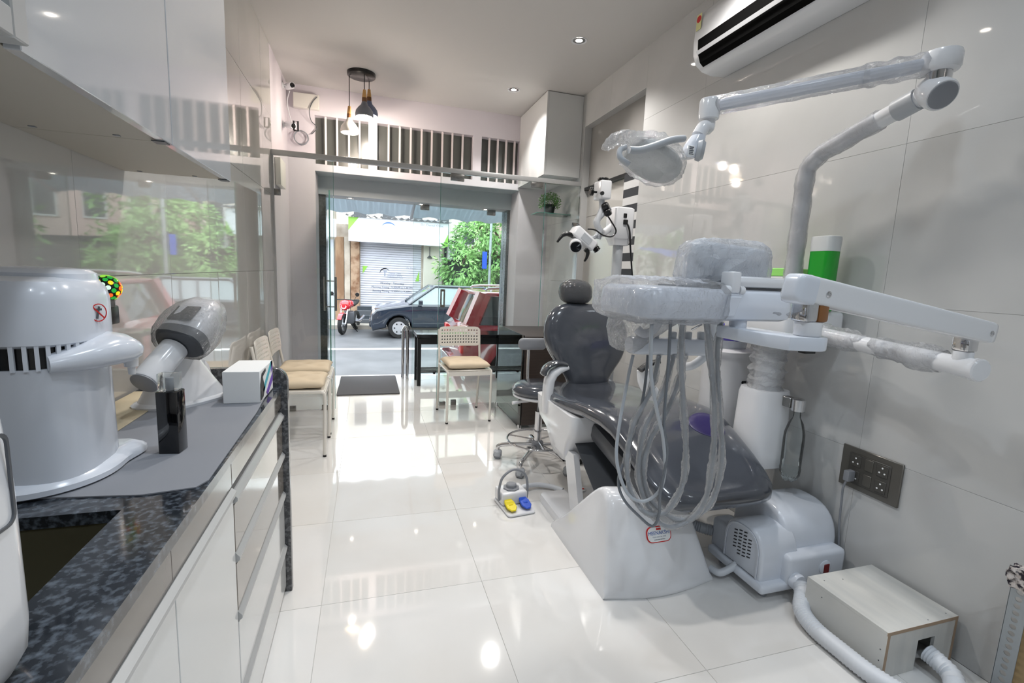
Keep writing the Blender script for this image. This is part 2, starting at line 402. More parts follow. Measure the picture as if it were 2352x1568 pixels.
bm = BM(); box(bm, (XL, YP-.012, 1.8), (XL+.06, YP+.012, 1.85), .002); obj('clamp', bm, 'steel', pa)
pc = pane(1, .612, 1.597, [.614, 1.595], 'frameless glass door of the partition with patch fittings', True)
bm = BM(); box(bm, (.7, YP-.014, 2.05), (.82, YP+.014, ZH), .002); obj('patch_fitting', bm, 'steel', pc)
bm = BM(); box(bm, (1.45, YP-.014, 2.06), (1.57, YP+.014, ZH), .002); obj('patch_fitting', bm, 'steel', pc)
bm = BM(); box(bm, (.64, YP-.014, 0), (.70, YP+.014, .035), .002); obj('patch_fitting', bm, 'steel', pc)
bm = BM(); box(bm, (.75, YP-.014, 0), (.80, YP+.014, .05), .002); obj('patch_fitting', bm, 'steel', pc)
for s in (-1, 1):
    bm = BM()
    o_ = rrect(.632, .672, .925, 1.09, .008); i_ = rrect(.643, .661, .945, 1.07, .004)
    loft(bm, [[V((p[0], YP+s*.006, p[1])) for p in i_], [V((p[0], YP+s*.014, p[1])) for p in i_], [V((p[0], YP+s*.014, p[1])) for p in o_], [V((p[0], YP+s*.006, p[1])) for p in o_]], cap=False)
    obj('handle_plate', bm, 'grey_plate', pc)
pd = pane(6, 1.603, XR, [], 'narrow fixed glass pane of the partition at the right wall')
bm = BM(); box(bm, (XR-.06, YP-.012, 1.72), (XR, YP+.012, 1.77), .002); obj('clamp', bm, 'steel', pd)
# street door leaf standing open, and fixed street glazing
dl = bpy.data.objects.new('door_2', None); COL.objects.link(dl); dl.location = (-.405, 5.58, 0); OFF['door_2'] = V(dl.location); struct(dl, 'open glass street door with long bar handles')
H0, H1 = V((-.405, 5.58, 0)), V((-.345, 4.86, 0)); dv = (H1-H0).normalized(); nv = V((-dv.y, dv.x, 0))
def leaf(bm, a, b, t, z0, z1):
    p = [H0+dv*a+nv*t, H0+dv*b+nv*t, H0+dv*b-nv*t, H0+dv*a-nv*t]; prism(bm, [(q.x, q.y) for q in p], z0, z1)
L_ = (H1-H0).length
bm = BM(); leaf(bm, 0, L_, .005, .01, 1.95); obj('glass_pane', bm, 'clear_glass', dl, 0)
bm = BM(); leaf(bm, L_, L_+.003, .0055, .01, 1.95); obj('glass_edge', bm, 'glass_edge', dl, 0)
for s in (-1, 1):
    bm = BM(); c = H0+dv*(L_-.08)+nv*s*.05
    cyl(bm, c+V((0, 0, .82)), c+V((0, 0, 1.15)), .012, 12, .002)
    for z in (.86, 1.11): cyl(bm, c+V((0, 0, z)), c-nv*s*.05+V((0, 0, z)), .007, 8)
    obj('door_handle', bm, 'steel', dl)
bm = BM(); leaf(bm, .0, .09, .012, .01, .06); obj('patch_fitting', bm, 'steel', dl); 
w7 = bpy.data.objects.new('window_7', None); COL.objects.link(w7); w7.location = (1, 5.62, 0); OFF['window_7'] = V(w7.location); struct(w7, 'fixed street glazing beside the open door')
bm = BM(); box(bm, (.5, 5.615, .0), (1.565, 5.625, 1.99)); obj('glass_pane', bm, 'clear_glass', w7, 0)
for x in (.62, 1.4): bm = BM(); box(bm, (x-.05, 5.6, 1.93), (x+.05, 5.64, 1.99), .002); obj('patch_fitting', bm, 'steel', w7)
bm = BM(); box(bm, (.4985, 5.614, 0), (.5, 5.626, 1.99)); obj('glass_edge', bm, 'glass_edge', w7, 0)
# ------------------------------------------------------------------ ceiling lights
def downlight(x, y, z, label, grp, watt, r=.045, cone=125, name='downlight', col=(1, .965, .93)):
    t = thing(name, label, 'ceiling light', (x, y, z), grp)
    bm = BM(); lathe(bm, [(r, -.001), (r+.012, -.004), (r+.013, -.0005), (r, .0)], (x, y, z), 28, cap=False); obj('trim_ring', bm, 'white_plastic', t)
    bm = BM(); lathe(bm, [(.0001, -.0012), (r*.55, -.0012)], (x, y, z), 20, cap=False); obj('lens', bm, 'glow_white', t)
    bm = BM(); lathe(bm, [(r*.55, -.0014), (r, -.0012)], (x, y, z), 24, cap=False); obj('reflector', bm, 'chrome', t)
    l = bpy.data.lights.new('downlight_lamp', 'SPOT'); l.energy = watt; l.spot_size = math.radians(cone); l.spot_blend = .55; l.shadow_soft_size = .06; l.color = col
    o = bpy.data.objects.new('downlight_lamp', l); COL.objects.link(o); o.parent = t; o.location = (0, 0, -.02)
downlight(1.456, 3.411, ZC, 'recessed ceiling downlight nearest the air conditioner', 'ceiling downlights', DOWN_W*1.9)
downlight(1.29, 4.484, ZC, 'recessed ceiling downlight beside the white corner cabinet', 'ceiling downlights', DOWN_W*1.9)
for x, y in ((.1, 2.3), (1.35, 2.0), (1.2, .9), (.1, 1.0), (1.2, -.5), (.1, -.5), (1.2, -1.8), (.1, -1.8)):
    downlight(x, y, ZC, 'recessed ceiling downlight out of view overhead, one of eight', 'downlights above and behind the camera', DOWN_W*(1.9 if y > 1.5 else .55 if x > 1 and y > 0 else 1.0), col=(1, .965, .92) if y > 1.5 else (.80, .90, 1))
for x, nm in ((-.185, 'left'), (.577, 'middle'), (1.326, 'right')):
    downlight(x, 5.6, 1.99, {'left': 'small spot in the entrance lintel, leftmost of three', 'middle': 'small spot in the entrance lintel, middle of three', 'right': 'small spot in the entrance lintel, rightmost of three'}[nm], 'entrance spots', DOWN_W*.12, .03, 120, 'entrance_spot')
# pendant cluster
pt = thing('pendant_lamp', 'cluster of three bell pendants on a round black ceiling plate', 'pendant lamp', (-.055, 4.665, ZC))
bm = BM(); lathe(bm, [(.0, -.03), (.115, -.03), (.12, -.026), (.12, 0), (0, 0)], (-.055, 4.665, ZC), 36); obj('ceiling_plate', bm, 'black_plastic', pt)
for (x, y, zb, c) in ((-.158, 4.69, 2.435, 'lamp_white'), (-.03, 4.60, 2.56, 'lamp_grey'), (.01, 4.74, 2.615, 'lamp_blue')):
    o = V((x, y, zb))
    bm = BM()
    out = [(.075, 0), (.078, .02), (.072, .05), (.05, .08), (.03, .10), (.022, .125)]
    lathe(bm, out+[(r-.003, h) for r, h in out[::-1]], o, 28, cap=False); sh = obj('lamp_shade', bm, c, pt)
    bm = BM(); lathe(bm, [(.022, .125), (.02, .16)], o, 20); obj('wood_collar', bm, 'wood_dark', sh)
    bm = BM(); lathe(bm, [(.02, .16), (.012, .225)], o, 20); obj('wood_neck', bm, 'wood_pale', sh)
    bm = BM(); cyl(bm, o+V((0, 0, .225)), V((x, y, ZC-.02)), .0035, 8); obj('cord', bm, 'black_plastic', pt)
    bm = BM(); lathe(bm, [(.001, .0), (.02, .004), (.03, .02), (.03, .035), (.015, .07), (.012, .09)], o, 16); obj('bulb', bm, 'glow_warm', pt)
    l = bpy.data.lights.new('bulb_lamp', 'POINT'); l.energy = PEND_W; l.shadow_soft_size = .03; l.color = (1, .88, .76)
    q = bpy.data.objects.new('bulb_lamp', l); COL.objects.link(q); q.parent = pt; q.location = o+V((0, 0, -.04))-OFF[pt.name]
# ------------------------------------------------------------------ upper cabinets on the left
CX = -.437; CZ = 1.526
def upper_cab(y0, y1, label):
    t = thing('wall_cabinet', label, 'cabinet', (XL, (y0+y1)/2, CZ), 'wall cabinets over the counter')
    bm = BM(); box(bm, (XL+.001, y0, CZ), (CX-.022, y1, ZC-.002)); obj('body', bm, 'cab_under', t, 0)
    bm = BM(); box(bm, (CX-.02, y0+.0015, CZ-.004), (CX, y1-.0015, ZC-.004), .0012, 1); obj('door', bm, 'white_lam', t, 0)
    for x in (XL+.05, XL+.2): bm = BM(); box(bm, (x-.006, y1-.03, CZ-.002), (x+.006, y1-.02, CZ), .0005, 1); obj('screw_cap', bm, 'mid_grey', t)
    bm = BM(); box(bm, (CX-.03, y1-.035, CZ-.0065), (CX-.004, y1-.003, CZ-.004)); obj('finger_pull', bm, 'dark_grey', t, 0)
    return t
upper_cab(.832, 1.343, 'glossy pale wall cabinet beside the glass-fronted one')
upper_cab(1.345, 1.845, 'glossy pale wall cabinet at the far end of the row')
t = thing('glass_wall_cabinet', 'wall cabinet with aluminium framed glass door at the picture corner', 'cabinet', (XL, .55, CZ))
bm = BM(); box(bm, (XL+.001, .27, CZ), (XL+.02, .829, ZC-.002)); box(bm, (XL+.02, .27, CZ), (CX-.022, .829, CZ+.018)); box(bm, (XL+.02, .811, CZ+.018), (CX-.022, .829, ZC-.002)); box(bm, (XL+.02, .27, CZ+.018), (CX-.022, .288, ZC-.002)); box(bm, (XL+.02, .288, 2.2), (CX-.03, .811, 2.218)); obj('body', bm, 'white_matte', t, 0)
bm = BM()
for lo, hi in (((CX-.02, .272, CZ), (CX+.012, .3, ZC-.004)), ((CX-.02, .8, CZ), (CX+.012, .829, ZC-.004)), ((CX-.02, .3, CZ), (CX+.012, .8, CZ+.035)), ((CX-.02, .3, ZC-.04), (CX+.012, .8, ZC-.004))): box(bm, lo, hi, .002, 1)
d = obj('door_frame', bm, 'alu', t)
bm = BM(); box(bm, (CX-.01, .3, CZ+.035), (CX-.006, .8, ZC-.04)); obj('glass_pane', bm, 'clear_glass', d, 0)
for k, (c, y) in enumerate((('blue', .775), ('paper', .745), ('label_yellow', .715))):
    bm = BM(); box(bm, (XL+.03, y-.012, CZ+.018), (CX-.05, y+.012, CZ+.27-.02*k), .003); tag(obj('folder', bm, c), {'blue': 'blue folder standing in the glass wall cabinet', 'paper': 'white folder between the blue and cream folders', 'label_yellow': 'cream folder behind the white folder in the cabinet'}[c], 'folder', 'folders in the glass cabinet')
# ------------------------------------------------------------------ counter run
CT = .822; CF = -.30; GY0, GY1 = 1.845, 1.88
SX0, SX1, SY0, SY1 = -.70, -.412, .46, .935
bm = BM()
for lo, hi in (((XL+.001, -.3, CT-.022), (SX0, GY0, CT)), ((SX1, -.3, CT-.022), (CF, GY0, CT)), ((SX0, SY1, CT-.022), (SX1, GY0, CT)), ((SX0, -.3, CT-.022), (SX1, SY0, CT))): box(bm, lo, hi)
tag(obj('worktop', bm, 'granite', smooth=0), 'black granite worktop with a sink cut-out along the left wall', 'worktop')
bm = BM(); r = .05; o_ = [(XL+.001, 0), (CF+.018, 0), (CF+.018, CT+.063-r)]
for k in range(7): a = PI/2*k/6; o_.append((CF+.018-r+r*math.cos(a), CT+.063-r+r*math.sin(a)))
o_.append((XL+.001, CT+.063)); prism(bm, o_, GY0+.0005, GY1, 'y', .004, 2)
tag(obj('granite_end_panel', bm, 'granite_edge'), 'dark granite end panel closing the counter by the chairs', 'end panel')
# sink
t = thing('sink', 'dark steel sink bowl set under the granite worktop', 'sink', ((SX0+SX1)/2, (SY0+SY1)/2, .62))
bm = BM(); R_ = []
for q, z in ((.0, CT-.023), (.004, CT-.06), (.012, .66), (.03, .635), (.1, .625)): R_.append([V((p[0], p[1], z)) for p in rrect(SX0-.004+q, SX1+.004-q, SY0-.004+q, SY1+.004-q, .045)])
loft(bm, R_[:], cap=False); bm.faces.new([bm.verts.new(v) for v in R_[-1]]); bmesh.ops.remove_doubles(bm, verts=bm.verts[:], dist=1e-5); obj('bowl', bm, 'sink_steel', t)
bm = BM(); lathe(bm, [(.0, .004), (.03, .004), (.038, .001), (.04, 0)], (-.55, .72, .6255), 24); obj('drain', bm, 'chrome', t)
# base cabinets: apron, doors, drawers
def base_cab(y0, y1, label):
    t = thing('base_cabinet', label, 'cabinet', (XL, (y0+y1)/2, 0), 'cabinets under the counter')
    bm = BM(); box(bm, (XL+.001, y0, .0), (CF-.03, y1, .60)); obj('body', bm, 'white_matte', t, 0)
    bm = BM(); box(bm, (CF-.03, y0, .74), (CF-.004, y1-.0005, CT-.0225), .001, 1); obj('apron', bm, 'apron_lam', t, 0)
    return t
def alu_pull(t, y0, y1, z):
    bm = BM(); prism(bm, [(CF-.03, z), (CF-.002, z), (CF+.006, z+.006), (CF+.006, z+.014), (CF-.004, z+.022), (CF-.03, z+.022)], y0, y1, 'y'); return obj('handle_profile', bm, 'alu', t, 0)
for y0, y1, lb in ((-.3, .35, 'white base cabinet nearest the camera'), (.35, .83, 'white base cabinet door under the sink')):
    t = base_cab(y0, y1, lb); bm = BM(); box(bm, (CF-.022, y0+.0015, .06), (CF-.002, y1-.0015, .712), .001, 1); obj('door', bm, 'white_lam_low', t, 0); alu_pull(t, y0, y1, .714)
t = base_cab(.83, 1.183, 'white base cabinet beside the drawers'); bm = BM(); box(bm, (CF-.022, .8315, .06), (CF-.002, 1.181, .712), .001, 1); obj('door', bm, 'white_lam_low', t, 0); alu_pull(t, .83, 1.183, .714)
t = base_cab(1.186, GY0-.001, 'glossy drawer unit at the far end of the counter')
for z0, z1, m in ((.572, .690, 'drawer_reflection'), (.418, .540, 'drawer_reflection'), (.205, .386, 'white_lam_low'), (.03, .173, 'white_lam_low')):
    bm = BM(); box(bm, (CF-.022, 1.1875, z0), (CF-.002, GY0-.0025, z1), .001, 1); d = obj('drawer_front', bm, m, t, 0)
    bm = BM(); z = z1+.004; prism(bm, [(CF-.03, z), (CF-.002, z), (CF+.006, z+.006), (CF+.006, z+.014), (CF-.004, z+.026), (CF-.03, z+.026)], 1.187, GY0-.002, 'y'); obj('handle_profile', bm, 'alu', d, 0)
# grey mat
bm = BM(); o_ = [RZ(468, 1112, CT), RZ(455, 1128, CT)]
P_ = [(-.305, 1.03), (-.318, 1.0), (-.40, .985), (-.56, 1.005), (-.70, 1.0), (-.70, 1.80), (-.33, 1.80), (-.312, 1.5)]
prism(bm, P_, CT+.0005, CT+.003); o = tag(obj('counter_mat', bm, 'mat_grey', smooth=0), 'grey rubber sheet laid over the granite counter', 'mat')
MT = CT+.003
# ------------------------------------------------------------------ water distiller
t = thing('water_distiller', 'white countertop water distiller with spout and vent slots', 'water distiller', (-.60, 1.13, MT))
C0 = V((-.605, 1.12, MT))
def ring(cx, cy, a, b, z, p=2.4, n=40, spout=0):
    o = []
    for q in sell(cx, cy, a, b, p, n): o.append(V((q[0], q[1], z)))
    return o
bm = BM(); loft(bm, [ring(-.605, 1.115, .100, .112, MT+h, 2.6) for h in (.02,)]+[ring(-.605, 1.115, a, a+.012, MT+h, 2.6) for a, h in ((.1, .03), (.098, .22), (.1, .232))]); obj('body', bm, 'bluish_white', t)
# flared foot with a lobe towards the front
bm = BM()
def foot(z, g):
    o = []
    for k in range(60):
        a = 2*PI*k/60; r = .118+g
        r += .06*max(0, math.cos(a-.55))**10 if False else .045*math.exp(-((((a-.75+PI) % (2*PI))-PI)/.30)**2)
        o.append(V((-.605+r*math.cos(a)*.98, 1.115+r*math.sin(a)*1.08, z)))
    return o
loft(bm, [foot(MT, -.004), foot(MT+.004, .002), foot(MT+.014, .002), foot(MT+.022, -.006), foot(MT+.03, -.022)]); obj('foot', bm, 'bluish_white', t)
bm = BM(); loft(bm, [ring(-.605, 1.115, .094, .106, MT+h, 2.6) for h in (.232, .29)]); obj('vent_core', bm, 'black_plastic', t)
for k in range(40):
    a = 2*PI*k/40; 
    if -.2 < math.sin(a-.3) or True:
        p = sell(-.605, 1.115, .1, .112, 2.6, 40)[k]
        bm = BM(); box(bm, (p[0]-.003, p[1]-.003, MT+.23), (p[0]+.003, p[1]+.003, MT+.275), mtx=rot_about((p[0], p[1], 0), 'Z', a)); obj('vent_fin', bm, 'bluish_white', t, 0)
bm = BM(); loft(bm, [ring(-.605, 1.115, a, a+.012, MT+h, 2.6) for a, h in ((.098, .27), (.104, .275), (.104, .35), (.1, .37), (.09, .385), (.06, .392))]); cap = obj('lid', bm, 'bluish_white', t)
bm = BM(); loft(bm, [[V((p[0], p[1], MT+h)) for p in sell(-.60, 1.14, a, b, 3, 28)] for a, b, h in ((.078, .07, .385), (.076, .068, .398), (.068, .058, .405), (.04, .035, .408))]); obj('lid_hump', bm, 'bluish_white', cap)
# spout arm
A0, A1 = V((-.56, 1.10, MT+.245)), V((-.475, 1.16, MT+.25)); d = (A1-A0).normalized()
bm = BM(); R_ = []
for s, wv, z0, z1 in ((-.03, .098, .218, .262), (.03, .094, .216, .278), (.07, .076, .218, .284), (.1, .056, .222, .276), (.118, .034, .23, .262), (.126, .01, .24, .252)):
    n_ = V((-d.y, d.x, 0)); c = A0+d*s; R_.append([c+n_*q[0]+V((0, 0, MT+q[1]-c.z)) for q in sell(0, (z0+z1)/2, wv, (z1-z0)/2, 2.6, 24)])
loft(bm, R_); sp = obj('spout_arm', bm, 'bluish_white', t)
bm = BM(); c = A0+d*.105; lathe(bm, [(.006, -.045), (.007, -.03), (.012, -.028), (.013, -.008), (.017, .0)], V((c.x, c.y, MT+.236)), 16); obj('nozzle', bm, 'white_plastic', sp)
c = RX(208, 705, -.495)
n_ = V((1, -.35, 0)).normalized(); ax = V((.35, 1, 0)).normalized()
bm = BM(); MM = Matrix(((ax.x, 0, n_.x, -.499), (ax.y, 0, n_.y, 1.105), (0, 1, 0, MT+.325), (0, 0, 0, 1)))
vs = lathe(bm, [(.0158, 0), (.0175, 0), (.0175, .001), (.0158, .001), (.0158, 0)], (0, 0, 0), 28, cap=False); vs += box(bm, (-.0012, -.017, 0), (.0012, .017, .0012), mtx=Matrix.Rotation(.8, 4, 'Z')); bmesh.ops.transform(bm, matrix=MM, verts=vs); obj('warning_mark', bm, 'red', t, label='red prohibition sticker')
bm = BM(); vs = box(bm, (-.003, -.012, 0), (.001, .012, .001), mtx=Matrix.Rotation(-.25, 4, 'Z')); vs += box(bm, (-.006, .004, 0), (.007, .008, .001)); bmesh.ops.transform(bm, matrix=MM, verts=vs); obj('warning_symbol', bm, 'dark_grey', t)
# ------------------------------------------------------------------ foreground sterilizer
t = thing('sterilizer', 'blurred white appliance at the left picture edge in the foreground', 'appliance', (-.53, .42, CT))
bm = BM(); R_ = []
for z, q in ((CT, .02), (CT+.02, .004), (CT+.05, 0), (CT+.2, .0), (CT+.32, .012), (CT+.345, .03), (CT+.35, .06)):
    R_.append([V((p[0], p[1], z)) for p in rrect(-.72+q, -.345-q*.6, .22+q, .607-q*.3, .035-.0)])
loft(bm, R_); obj('housing', bm, 'white_plastic', t)
bm = BM(); o_ = rrect(.34, .597-.02, CT+.165, CT+.262, .012); i_ = rrect(.343, .597-.023, CT+.168, CT+.259, .010)
loft(bm, [[V((-.3455, p[0], p[1])) for p in o_], [V((-.343, p[0], p[1])) for p in o_], [V((-.343, p[0], p[1])) for p in i_], [V((-.3455, p[0], p[1])) for p in i_]], cap=False); obj('panel_groove', bm, 'dark_grey', t)
# ------------------------------------------------------------------ handheld x-ray unit on its stand
t = thing('xray_stand', 'flared white plastic stand holding the scanner gun', 'stand', (-.545, 1.66, MT))
bm = BM(); R_ = []
ang = .55; ca, sa = math.cos(ang), math.sin(ang)
for z, a, b, dx, p in ((0, .095, .125, 0, 2.6), (.008, .097, .127, 0, 2.6), (.014, .092, .12, 0, 2.6), (.016, .084, .112, 0, 2.6), (.07, .058, .085, -.005, 2.6), (.12, .044, .06, -.012, 2.6), (.15, .036, .046, -.016, 2.6)):
    R_.append([V((-.545+q[0]*ca+q[1]*sa, 1.655-q[0]*sa*.5+q[1]*ca, MT+z)) for q in sell(0, dx, a, b, p, 36)])
loft(bm, R_); obj('base', bm, 'white_plastic', t)
bm = BM(); prism(bm, [(1.70, MT+.012), (1.78, MT+.012), (1.77, MT+.05), (1.735, MT+.10), (1.70, MT+.12)], -.535, -.495, 'x', .006); obj('rear_prop', bm, 'white_plastic', t)
t = thing('xray_gun', 'white handheld dental scanner gun wrapped in film with grey muzzle', 'scanner', (-.55, 1.6, MT+.15))
pA = RY(322, 890, 1.44); pB = RY(400, 800, 1.56); ax = (pA-pB).normalized()
bm = BM(); lathe(bm, [(.036, 0), (.036, .13), (.034, .134)], pB, 32, ax); obj('barrel', bm, 'white_plastic', t)
bm = BM(); lathe(bm, [(.033, .134), (.0335, .138), (.03, .14), (0, .139)], pB, 32, ax); obj('muzzle_cap', bm, 'mid_grey', t)
# head: loft along the barrel axis backwards-up, oval section
sx = V((1, .0, 0)); sx = (sx-ax*sx.dot(ax)).normalized(); sy = ax.cross(sx)
bm = BM(); R_ = []
for s, a, b in ((.012, .06, .045), (.0, .067, .052), (-.02, .068, .053)): R_.append([pB+V((.018, 0, .018))-ax*(-s)+sx*q[0]+sy*q[1] for q in sell(0, 0, a, b, 2.6, 32)])
loft(bm, R_); obj('collar', bm, 'dark_grey', t)
bm = BM(); R_ = []
for s, a, b, lift in ((-.02, .066, .051, 0), (-.05, .066, .055, .004), (-.1, .058, .05, .012), (-.135, .046, .038, .016), (-.145, .03, .024, .018)): R_.append([pB+V((.018, 0, .018+lift))+ax*s+sx*q[0]+sy*q[1] for q in sell(0, 0, a, b, 3, 32)])
loft(bm, R_); obj('body', bm, 'white_plastic', t)
c = pB+V((.018, 0, .018))+ax*-.062
upv = (V((0, 0, 1))-ax*ax.z).normalized(); sd = ax.cross(upv)
bm = BM(); vs = box(bm, (-.034, -.03, -.002), (.034, .03, .003), .001, 1); bmesh.ops.transform(bm, matrix=Matrix(((sd.x, ax.x, upv.x, c.x+upv.x*.058), (sd.y, ax.y, upv.y, c.y+upv.y*.058), (sd.z, ax.z, upv.z, c.z+upv.z*.058), (0, 0, 0, 1))), verts=vs); obj('screen', bm, 'black_gloss', t)
bm = BM(); R_ = []
for s, a, b in ((.02, .07, .056), (-.0, .078, .064), (-.03, .078, .07), (-.06, .077, .072), (-.1, .072, .064), (-.14, .058, .05), (-.165, .04, .03)): R_.append([pB+V((.018, 0, .022))+ax*s+sx*q[0]+sy*q[1] for q in sell(0, 0, a, b, 2.6, 48)])
vs = loft(bm, R_, cap=False); crinkle(bm, vs, .004, 40, 3); obj('film_wrap', bm, 'wrap', t, 180)
# ------------------------------------------------------------------ black bottle box, white carton
t = thing('black_bottle', 'tall black square bottle with clear cap on the mat', 'bottle', (-.425, 1.21, MT))
M_ = rot_about((-.425, 1.21, 0), 'Z', -.12)
bm = BM(); box(bm, (-.446, 1.19, MT), (-.404, 1.23, MT+.142), .002, 2, M_); obj('body', bm, 'black_gloss', t)
bm = BM(); box(bm, (-.443, 1.193, MT+.1425), (-.407, 1.227, MT+.183), .002, 2, M_); obj('clear_cap', bm, 'clear_plastic', t)
bm = BM(); cyl(bm, (-.425, 1.21, MT+.1425), (-.425, 1.21, MT+.172), .008, 14, .001); obj('sprayer', bm, 'mid_grey', t)
t = thing('carton', 'white product carton with a purple and teal printed end', 'box', (-.37, 1.68, MT))
M_ = rot_about((-.37, 1.69, 0), 'Z', -.01)
bm = BM(); box(bm, (-.424, 1.6, MT), (-.32, 1.79, MT+.1), .0015, 1, M_); obj('box', bm, 'paper', t)
mat('print_purple', '#7a57b8', .5); mat('print_teal', '#4fb3c4', .5); mat('print_black', '#26242c', .4)
def onface(bm, pts): prism(bm, [(p[0], p[1]) for p in pts], -.3196, -.3190, 'x')
for pts, m in (([(1.60, MT+.008), (1.635, MT+.012), (1.66, MT+.035), (1.62, MT+.09), (1.6, MT+.06)], 'print_black'), ([(1.64, MT+.02), (1.79, MT+.09), (1.79, MT+.10), (1.76, MT+.1), (1.63, MT+.035)], 'print_teal'), ([(1.70, MT+.0), (1.79, MT+.03), (1.79, MT+.06), (1.68, MT+.015)], 'print_purple'), ([(1.76, MT+.06), (1.79, MT+.07), (1.79, MT+.1), (1.765, MT+.1)], 'print_purple'), ([(1.62, MT+.075), (1.68, MT+.085), (1.675, MT+.095), (1.625, MT+.09)], 'print_black')):
    bm = BM(); onface(bm, pts); obj('printed_mark', bm, m, t, 0)
# beige open-weave sheet behind the stand
bm = BM(); box(bm, (-.725, 1.28, MT+.0003), (-.60, 1.78, MT+.0035), .0008, 1); tag(obj('woven_sheet', bm, 'weave'), 'beige woven sheet on the counter along the wall', 'sheet')
# mosaic wall lamp
t = thing('mosaic_lamp', 'round mosaic glass wall lamp glowing green and yellow', 'wall lamp', (-.70, 1.54, 1.08))
c = V((-.675, 1.54, 1.173)); bm = BM(); lathe(bm, [(.034*math.sin(PI*k/12), -.034*math.cos(PI*k/12)) for k in range(1, 12)], c, 24); gl = obj('globe', bm, 'black_plastic', t)
mc = [mat('mosaic_%s' % n, c_, .15, emis=c_, estr=1.1, coat=.5) for n, c_ in (('green', '#1e9a3a'), ('yellow', '#f2d21c'), ('orange', '#f0641a'), ('lime', '#8fd23a'), ('pale', '#cfeedd'))]
for k in range(70):
    zt = 1-2*(k+.5)/70; a = k*2.39996; rr = math.sqrt(1-zt*zt); n_ = V((rr*math.cos(a), rr*math.sin(a), zt))
    if n_.x < -.45: continue
    bm = BM(); lathe(bm, [(.0062, .0), (.006, .0012), (.004, .0016)], c+n_*.034, 8, n_); obj('mosaic_piece', bm, random.choice(mc+mc[:2]), gl)
bm = BM(); lathe(bm, [(.018, -.05), (.018, -.034), (.022, -.03)], c, 20); obj('collar', bm, 'steel', t)
bm = BM(); box(bm, (XL+.001, 1.51, 1.075), (-.66, 1.57, 1.125), .004); obj('holder', bm, 'black_plastic', t)
# ------------------------------------------------------------------ dental chair
dc = thing('dental_chair', 'reclining dental chair in glossy dark grey vinyl on white base', 'dental chair', (1.2, 1.95, 0))
bm = BM(); R_ = []
for z, q in ((0, 0), (.03, 0), (.042, .004), (.046, .012)): R_.append([V((p[0], p[1], z)) for p in rrect(.925+q, 1.44-q, 1.75, 2.37-q, .04)])
loft(bm, R_); bp = obj('base_plate', bm, 'white_plastic', dc)
PF = [(1.515, 0), (1.509, .02), (1.525, .07), (1.555, .15), (1.592, .24), (1.63, .325), (1.655, .362), (1.69, .378), (1.73, .368), (1.78, .325), (1.86, .24), (1.95, .145), (2.03, .07), (2.06, .045), (2.075, .02), (2.075, 0)]
PF = [(p.x, p.y) for p in smoothp([(q[0], q[1], 0) for q in PF], 3)]
def cover_ring(x0, t, sh):
    o = []
    for y, z in PF:
        f = max(0, min(1, (1.9-y)/.3)); zz_ = z*sh; yy_ = 1.75+(y-1.75)*(sh if z > .03 else 1)-.04*math.sin(PI*t)*f
        o.append(V((x0+(.065*(zz_/.38)*(1-t)-.10*(zz_/.38)*t), yy_, zz_)))
    return o
bm = BM(); R_ = []
for x0, t, sh in ((.888, 0, .93), (.890, .0, .955), (.896, .01, .98), (.908, .03, .995), (.93, .07, 1), (.98, .18, 1), (1.05, .33, 1), (1.13, .48, 1), (1.2, .62, 1), (1.28, .77, 1), (1.36, .92, 1), (1.385, .96, .995), (1.4, .985, .975), (1.408, 1, .94)): R_.append(cover_ring(x0, t, sh))
loft(bm, R_); cv = obj('base_cover', bm, 'white_plastic', dc, 60)
# maker's sticker on the cover front
from mathutils.bvhtree import BVHTree
bv = BVHTree.FromPolygons([v.co+OFF[cv.name] for v in cv.data.vertices], [list(p.vertices) for p in cv.data.polygons])
hit = bv.ray_cast(CAM, _ray(1513, 1226).normalized()); c = hit[0]; nrm = hit[1] if hit[1].y < 0 else -hit[1]
rx = V((1, 0, 0)); rx = (rx-nrm*rx.dot(nrm)).normalized(); uy = nrm.cross(rx)
c = c+nrm*.001; rx *= 1.36; uy *= 1.36
MS = Matrix(((rx.x, uy.x, nrm.x, c.x), (rx.y, uy.y, nrm.y, c.y), (rx.z, uy.z, nrm.z, c.z), (0, 0, 0, 1)))
def flat(bm, o_, z0, z1, M): vs = prism(bm, o_, z0, z1); bmesh.ops.transform(bm, matrix=M, verts=vs)
bm = BM(); flat(bm, rrect(-.043, .043, -.023, .023, .018), -.004, .0008, MS); st = obj('maker_sticker', bm, 'red', cv, 0)
bm = BM(); flat(bm, rrect(-.0405, .0405, -.0205, .0205, .016), .0008, .0013, MS); obj('sticker_face', bm, 'paper', cv, 0)
bm = BM(); flat(bm, [(-.009, .012), (.009, .012), (.007, .019), (.002, .0165), (0, .019), (-.002, .0165), (-.007, .019)], .0013, .0017, MS); obj('sticker_emblem', bm, 'red', cv, 0)
mat('ink_blue', '#1c4fa3', .5)
text('sticker_lettering', 'MEENAKSHI', .0145, 'ink_blue', MS @ Matrix.Translation((0, .0035, .0015)) @ Matrix.Scale(1, 4), cv, .0003)
text('sticker_lettering', 'YOUR DENTAL UNIT', .0052, 'print_grey', MS @ Matrix.Translation((0, -.0075, .0015)), cv, .0003)
text('sticker_lettering', 'www.meenakshi.in', .0052, 'print_dark', MS @ Matrix.Translation((0, -.0145, .0015)), cv, .0003)
c = RZ(1334, 1123, .05); bm = BM(); lathe(bm, [(.03, 0), (.03, .0012)], c, 20); vs = bm.verts[:]; obj('plate_sticker', bm, 'paper', bp, 0)
bm = BM(); box(bm, (c.x-.02, c.y-.008, c.z+.0012), (c.x+.02, c.y+.008, c.z+.002)); obj('plate_mark', bm, 'red', bp, 0)
